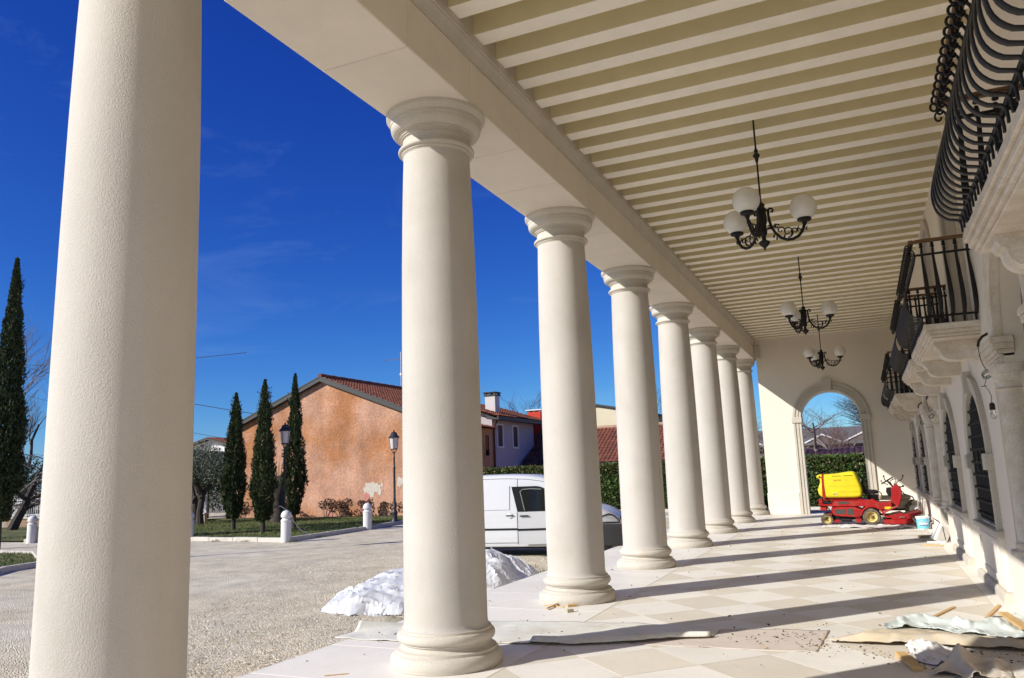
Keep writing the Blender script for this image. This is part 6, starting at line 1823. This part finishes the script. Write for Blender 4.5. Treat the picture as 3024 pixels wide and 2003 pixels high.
for k in range(6): bm2.tube([(-1.2 + .22 * k, -.22, 2.0 - .012 * k), (-1.2 + .22 * k, .22, 2.0 - .012 * k)], .008, 4)
obj('boom', bm2, M_STEEL, an)
obj('amplifier_box', MB().box(-.06, .06, -.05, .05, .95, 1.1, .01), M_WHITEP, an)

# lilac house with orange annex, facing the villa's side
lh = thing('lilac_house', 'lilac-rendered house with two tall windows, tiled roof and capped chimney', 'house', (-16.5, 33.0, G))
o3 = Vector((-16.5, 33.0, G))
def LL(x, y_, z): return tuple(Vector((x, y_, z)) - o3)
b_ = MB().box(-20 + 16.5, -14 + 16.5, 30.6 - 33, 36.2 - 33, -.1, 4.62 - G)
lw = obj('wall', b_, M_LILAC, lh)
rf = MB()
e0 = Vector(LL(-13.35, 30.0, 4.55)); tiled(rf, e0, (0, 7.0, 0), (-3.6, 0, 1.15), 11, 30)
e0 = Vector(LL(-20.55, 30.0, 4.55)); tiled(rf, e0, (0, 7.0, 0), (3.6, 0, 1.15), 11, 30)
rl = obj('roof', rf, M_ROOF, lh)
obj('eaves_board', MB().box(-13.42 + 16.5, -13.34 + 16.5, -3.0, 4.0, 4.36 - G, 4.55 - G), M_EAVE, rl)
obj('soffit', MB().prism([(LL(-14.02, 0, 4.4)[0], 4.42 - G), (LL(-13.42, 0, 4.4)[0], 4.38 - G), (LL(-13.42, 0, 4.4)[0], 4.44 - G), (LL(-14.02, 0, 4.4)[0], 4.64 - G)], -3.0, 4.0, 'xz'), M_EAVE, rl)
gb = MB().prism([(LL(-20, 0, 0)[0], 4.62 - G), (LL(-14, 0, 0)[0], 4.62 - G), (LL(-16.95, 0, 0)[0], 5.6 - G)], -2.4, 3.2, 'xz')
obj('gable', gb, M_WHITEW, lh)
for y0 in (31.2, 33.2):
    win(lh, 'w', (y0 - 33, y0 + .62 - 33, 3.06 - G, 4.16 - G), 'x', -14 + 16.5, 1, glassM=mat('red_brown_shutter', (0.06, 0.018, 0.016), .6))
chm = MB().box(1.66, 2.26, -1.42, -0.86, 4.6 - G, 5.78 - G, .01)
chn = obj('chimney', chm, mat('pinkish_render', (0.58, 0.52, 0.50), .9, var=(3, .06)), lh)
cc = MB().box(1.60, 2.32, -1.48, -0.80, 5.781 - G, 5.83 - G)
for u in (1.62, 2.18):
    for w_ in (-1.46, -0.94): cc.box(u, u + .12, w_, w_ + .12, 5.83 - G, 5.93 - G)
cc.box(1.88, 2.02, -1.46, -1.2, 5.83 - G, 5.93 - G)
cc.box(1.57, 2.35, -1.51, -0.77, 5.93 - G, 5.98 - G, .015)
obj('chimney_cap', cc, M_EAVE, chn)
ax_ = MB().box(-16.0 + 16.5, -13.9 + 16.5, 28.6 - 33, 30.58 - 33, -.1, 3.95 - G)
anx = obj('annex', ax_, mat('dull_orange_render', (0.55, 0.27, 0.13), .92, var=(2, .06)), lh)
rf = MB(); tiled(rf, LL(-13.55, 28.4, 3.93), (0, 2.2, 0), (-2.5, 0, .55), 8, 9)
obj('annex_roof', rf, M_ROOF, anx)
win(lh, 'w', (29.45 - 33, 29.9 - 33, 2.55 - G, 3.6 - G), 'x', -13.9 + 16.5, 1, frameM=mat('dull_orange_render', (0, 0, 0)))
obj('downpipe', MB().tube([LL(-13.45, 30.2, 4.4), LL(-13.75, 30.35, 4.1), LL(-13.82, 30.45, 3.8), LL(-13.82, 30.45, -.1)], .05, 8), mat('brown_pipe', (0.09, 0.03, 0.025), .5), lh, smooth=SM)
obj('downpipe', MB().tube([LL(-13.4, 36.6, 4.4), LL(-13.6, 36.4, 4.0), LL(-13.9, 36.25, 3.4), LL(-13.9, 36.25, -.1)], .05, 8), M_EAVE, lh, smooth=SM)

# red house with long tiled roof
rh = thing('red_house', 'low red-walled house with a long terracotta tile roof and bright red chimney', 'house', (-9.5, 36.5, G))
o4 = Vector((-9.5, 36.5, G))
def LR(x, y_, z): return tuple(Vector((x, y_, z)) - o4)
obj('wall', MB().box(-15.0 + 9.5, -3.0 + 9.5, -2.0, 5.0, -.1, 2.0 - G), M_REDW, rh)
rf = MB()
tiled(rf, LR(-15.4, 34.0, 2.02), (13.0, 0, 0), (0, 4.0, 2.02), 13, 58, amp=.06)
tiled(rf, LR(-15.4, 42.0, 2.02), (13.0, 0, 0), (0, -4.0, 2.02), 13, 58, amp=.06)
rr = obj('roof', rf, M_ROOF, rh)
obj('gutter', MB().tube([LR(-15.5, 33.93, 1.96), LR(-2.3, 33.93, 1.96)], .075, 8), M_EAVE, rr, smooth=SM)
obj('ridge_tiles', MB().tube([LR(-15.4 + .4 * k, 38.0, 4.08 + .02 * (k % 2)) for k in range(33)], .11, 8), mat('pale_ridge_tile', (0.42, 0.25, 0.17), .9, var=(5, .2)), rr, smooth=SM)
obj('gable_end', MB().prism([(LR(0, 34.4, 0)[1], 1.98 - G), (LR(0, 41.6, 0)[1], 1.98 - G), (LR(0, 38, 0)[1], 3.85 - G)], LR(-15.05, 0, 0)[0], LR(-14.6, 0, 0)[0], 'yz'), M_REDW, rh)
cn = obj('chimney', MB().box(-14.95 + 9.5, -14.1 + 9.5, 1.2, 1.9, 3.6 - G, 5.25 - G, .01), M_REDW, rh)
c2 = MB().box(-15.05 + 9.5, -14.0 + 9.5, 1.1, 2.0, 5.32 - G, 5.40 - G, .02)
for u in (-14.95, -14.6, -14.22):
    c2.box(u + 9.5, u + 9.62, 1.2, 1.9, 5.25 - G, 5.32 - G)
obj('chimney_cap', c2, M_WHITEW, cn)

ch_ = thing('cream_house', 'pale yellow house with a plain gable rising behind the red house', 'house', (-11.8, 48.0, G))
obj('wall', MB().box(-2.2, 2.2, -3, 3, -.1, 5.3 - G), M_CREAMW, ch_)
obj('gable', MB().prism([(-2.2, 5.3 - G), (2.2, 5.3 - G), (2.2, 5.32 - G), (-1.2, 6.0 - G), (-2.2, 5.75 - G)], -3, 3, 'xz'), M_CREAMW, ch_)
obj('roof', MB().prism([(-1.2, 6.0 - G), (2.6, 5.22 - G), (2.6, 5.34 - G), (-1.2, 6.12 - G), (-2.5, 5.75 - G), (-2.5, 5.65 - G)], -3.2, 3.2, 'xz'), M_EAVE, ch_)
obj('flue_pipe', MB().tube([(-1.4, -3.1, 3.5), (-1.4, -3.1, 6.6)], .07, 8), M_EAVE, ch_)

# white gabled house far left
wh = thing('white_house', 'white gable-fronted house with red roof beyond the white fence', 'house', (-44.5, 42.0, G))
obj('wall', MB().prism([(-3.6, -.1), (3.6, -.1), (3.6, 4.55), (0, 5.35), (-3.6, 4.55)], 0, 9, 'xz'), M_WHITEW, wh)
rf = MB()
tiled(rf, (-4.2, -.5, 4.50), (0, 9.8, 0), (4.2, 0, 1.02), 12, 40); tiled(rf, (4.2, -.5, 4.50), (0, 9.8, 0), (-4.2, 0, 1.02), 12, 40)
rw = obj('roof', rf, M_ROOF, wh)
for sg in (-1, 1):
    obj('bargeboard', MB().prism([(0, 5.5), (sg * 4.2, 4.48), (sg * 4.2, 4.36), (0, 5.36)], -.52, -.45, 'xz'), M_EAVE, rw)
obj('string_course', MB().box(-3.6, 3.6, -.03, .02, 4.05, 4.15), M_EAVE, wh)
dh = thing('grey_outbuilding', 'dark grey outbuilding with sloping roof behind the olive tree', 'outbuilding', (-37.5, 33.0, G))
obj('wall', MB().prism([(-4.5, -.1), (5.0, -.1), (5.0, 3.2), (-4.5, 4.25)], 0, 5, 'xz'), mat('grey_render_dark', (0.13, 0.12, 0.125), .9, var=(2, .1)), dh)
obj('roof', MB().prism([(-5.0, 4.36), (5.4, 3.20), (5.4, 3.32), (-5.0, 4.48)], -.4, 5.3, 'xz'), mat('dark_roof', (0.05, 0.04, 0.04), .9), dh)
obj('window', MB().box(1.0, 2.0, -.03, .02, 1.2, 2.4), M_GLASS_D, dh)

# white railing on a brick base
fn = thing('railing_fence', 'white metal railing fence on a low buff brick wall behind the olive tree', 'fence', (-30.0, 21.38, G), math.atan2(1.93, 10.73))
Lf = 24.0
obj('coping', MB().box(-Lf / 2, 5.0, -.16, .16, .44, .52, .015), M_KERB, fn)
bw = obj('base_wall', MB().box(-Lf / 2, 4.97, -.10, .10, -.1, .44), mat('mortar', (0.4, 0.35, 0.29), .95), fn)
bk_me = tile_mesh(MB().box(-.118, .118, -.112, -.095, .004, .056, .003), M_BRICKW, 'brick')
for r_ in range(7):
    x = -0.6 + (.12 if r_ % 2 else 0)
    while x < 4.85:
        obj('brick', bk_me, None, bw, loc=(x, 0, .01 + .061 * r_)); x += .245
    x = -6.4 + (.12 if r_ % 2 else 0)
    while x < -4.2:
        obj('brick', bk_me, None, bw, loc=(x, 0, .01 + .061 * r_)); x += .245
for z in (.62, 1.22, 1.36): obj('rail', MB().box(-Lf / 2, 5.0, -.02, .02, z, z + .035), M_FENCE, fn)
pk = tile_mesh(MB().box(-.012, .012, -.012, .012, .53, 1.48, .003), M_FENCE, 'picket')
x = -8.5
while x < 4.95:
    obj('picket', pk, None, fn, loc=(x, .0, 0)); x += .125
for x in (-9.5, -6.5, -3.5, -.5, 2.5, 4.96): obj('post', MB().box(x - .04, x + .04, -.04, .04, .52, 1.5, .006), M_FENCE, fn)

# building, roof and trees seen through the archway
pr_ = thing('tiled_shed', 'low shed with violet-brown tile roof just behind the hedge', 'shed', (3.6, 30.0, G))
obj('wall', MB().box(-2.4, 3.5, .6, 4.0, -.1, 1.9), M_LOWB, pr_)
rf = MB(); tiled(rf, (-2.55, .1, 2.02), (6.2, 0, 0), (0, 2.0, .42), 8, 26, amp=.05)
obj('roof', rf, M_ROOFP, pr_)
lb = thing('low_building', 'long low brown building with white gable trim beyond the archway hedge', 'building', (2.5, 47.0, G))
obj('wall', MB().box(-9, 9, 0, 7, -.1, 3.05), M_LOWB, lb)
obj('roof', MB().prism([(-.5, 3.0), (3.4, 4.1), (7.4, 3.0), (7.4, 2.9), (-.5, 2.9)], -9.2, 9.2, 'yz'), mat('grey_roof', (0.13, 0.12, 0.12), .9, var=(2, .15)), lb)
for cx_ in (-1.3, 1.0, 5.5, -6):
    g2 = obj('dormer_gable', MB().prism([(cx_ - 1.0, 3.05), (cx_ + 1.0, 3.05), (cx_, 3.52)], -.3, 1.8, 'xz'), M_LOWB, lb)
    for sg in (-1, 1):
        obj('white_trim', MB().prism([(cx_, 3.60), (cx_ + sg * 1.2, 3.04), (cx_ + sg * 1.2, 2.95), (cx_, 3.50)], -.36, -.29, 'xz'), M_WHITEW, g2)
for u in (-3.2, -0.2, 2.2, 4.5): obj('window', MB().box(u, u + .9, -.03, .02, 1.2, 2.4), mat('pale_window', (0.35, 0.36, 0.38), .3), lb)
branch_tree('bare_tree', 'pruned bare tree with a thick knobbly trunk seen through the archway', (1.35, 31.4), 5.4, 0.20, 21, levels=4, spread=.62, kids=(4, 5), M=M_TWIG)
branch_tree('bare_tree', 'slim bare birch-like tree before the low brown building', (2.9, 40.0), 5.4, 0.13, 33, levels=4, spread=.45, kids=(4, 5), M=mat('pale_bark', (0.3, 0.27, 0.24), .9), mtw=mat('red_twig', (0.16, 0.09, 0.075), .9))
branch_tree('bare_tree', 'pale bare sapling beside the birch before the low brown building', (1.9, 39.0), 4.6, 0.11, 57, levels=4, spread=.5, kids=(4, 6), M=mat('pale_bark', (0, 0, 0)), mtw=mat('red_twig', (0, 0, 0)))
branch_tree('bare_tree', 'dense tall leafless conifer-shaped tree beyond the low brown building', (4.6, 52.0), 10.5, 0.2, 77, levels=4, spread=.66, kids=(9, 11), first=.15, mtw=mat('dark_twig', (0.07, 0.06, 0.06), .9))
branch_tree('bare_tree', 'bare tree rising behind the cream house roof', (-10.6, 56.0), 11.5, 0.2, 91, levels=4, spread=.5, kids=(4, 5), mtw=mat('dark_twig', (0, 0, 0)))
branch_tree('bare_tree', 'bare tree behind the bright red chimney', (-21.2, 52.0), 10.0, 0.2, 95, levels=4, spread=.45, kids=(4, 5), mtw=mat('dark_twig', (0, 0, 0)))
branch_tree('bare_tree', 'bare spreading tree in the gap beside the archway wall', (-1.6, 37.0), 5.6, 0.16, 99, levels=4, spread=.55, kids=(4, 5))
evergreen('pine_tree', 'dark pine behind the bright red chimney', (-19.6, 46.0), [(0, 0, 5.0, .9), (1.2, 0, 4.6, .9), (-1.1, 0, 4.5, .8), (.8, 0, 3.6, 1.2), (-.6, 0, 3.4, 1.2)], M_PINE, .22, 900, 5)
evergreen('pine_tree', 'dark pine showing above the tile roof between two columns', (-8.0, 48.0), [(0, 0, 4.6, 1.0), (.8, 0, 3.9, 1.2), (-.9, 0, 3.7, 1.2)], M_PINE, .22, 900, 5)
evergreen('shrub', 'dark green shrub growing beside the archway wall', (-1.2, 24.7), [(0, 0, .7, .55), (.3, 0, 1.3, .5), (-.3, 0, 1.2, .5)], M_HEDGE, .12, 1500, 1.2)

# overhead cables
def cable(label, a, b_, sag, r_=.018):
    a, b_ = Vector(a), Vector(b_)
    pts = [a.lerp(b_, i / 24) - Vector((0, 0, sag * 4 * (i / 24) * (1 - i / 24))) - a for i in range(25)]
    o = obj('overhead_cable', MB().tube(pts, r_, 5), M_WIRE, None, loc=a)
    tag(o, label, 'cable')
cable('upper black overhead cable running to the orange gable eave', (-47, 26.5, 10.0), (-25.3, 25.9, 5.15), .25)
cable('lower thin overhead cable running past the white house', (-52, 31, 8.6), (-29.5, 30, 3.95), .2, .013)
cable('black overhead cable high behind the big cypress', (-62, 30, 11.9), (-30, 30, 9.4), .6)
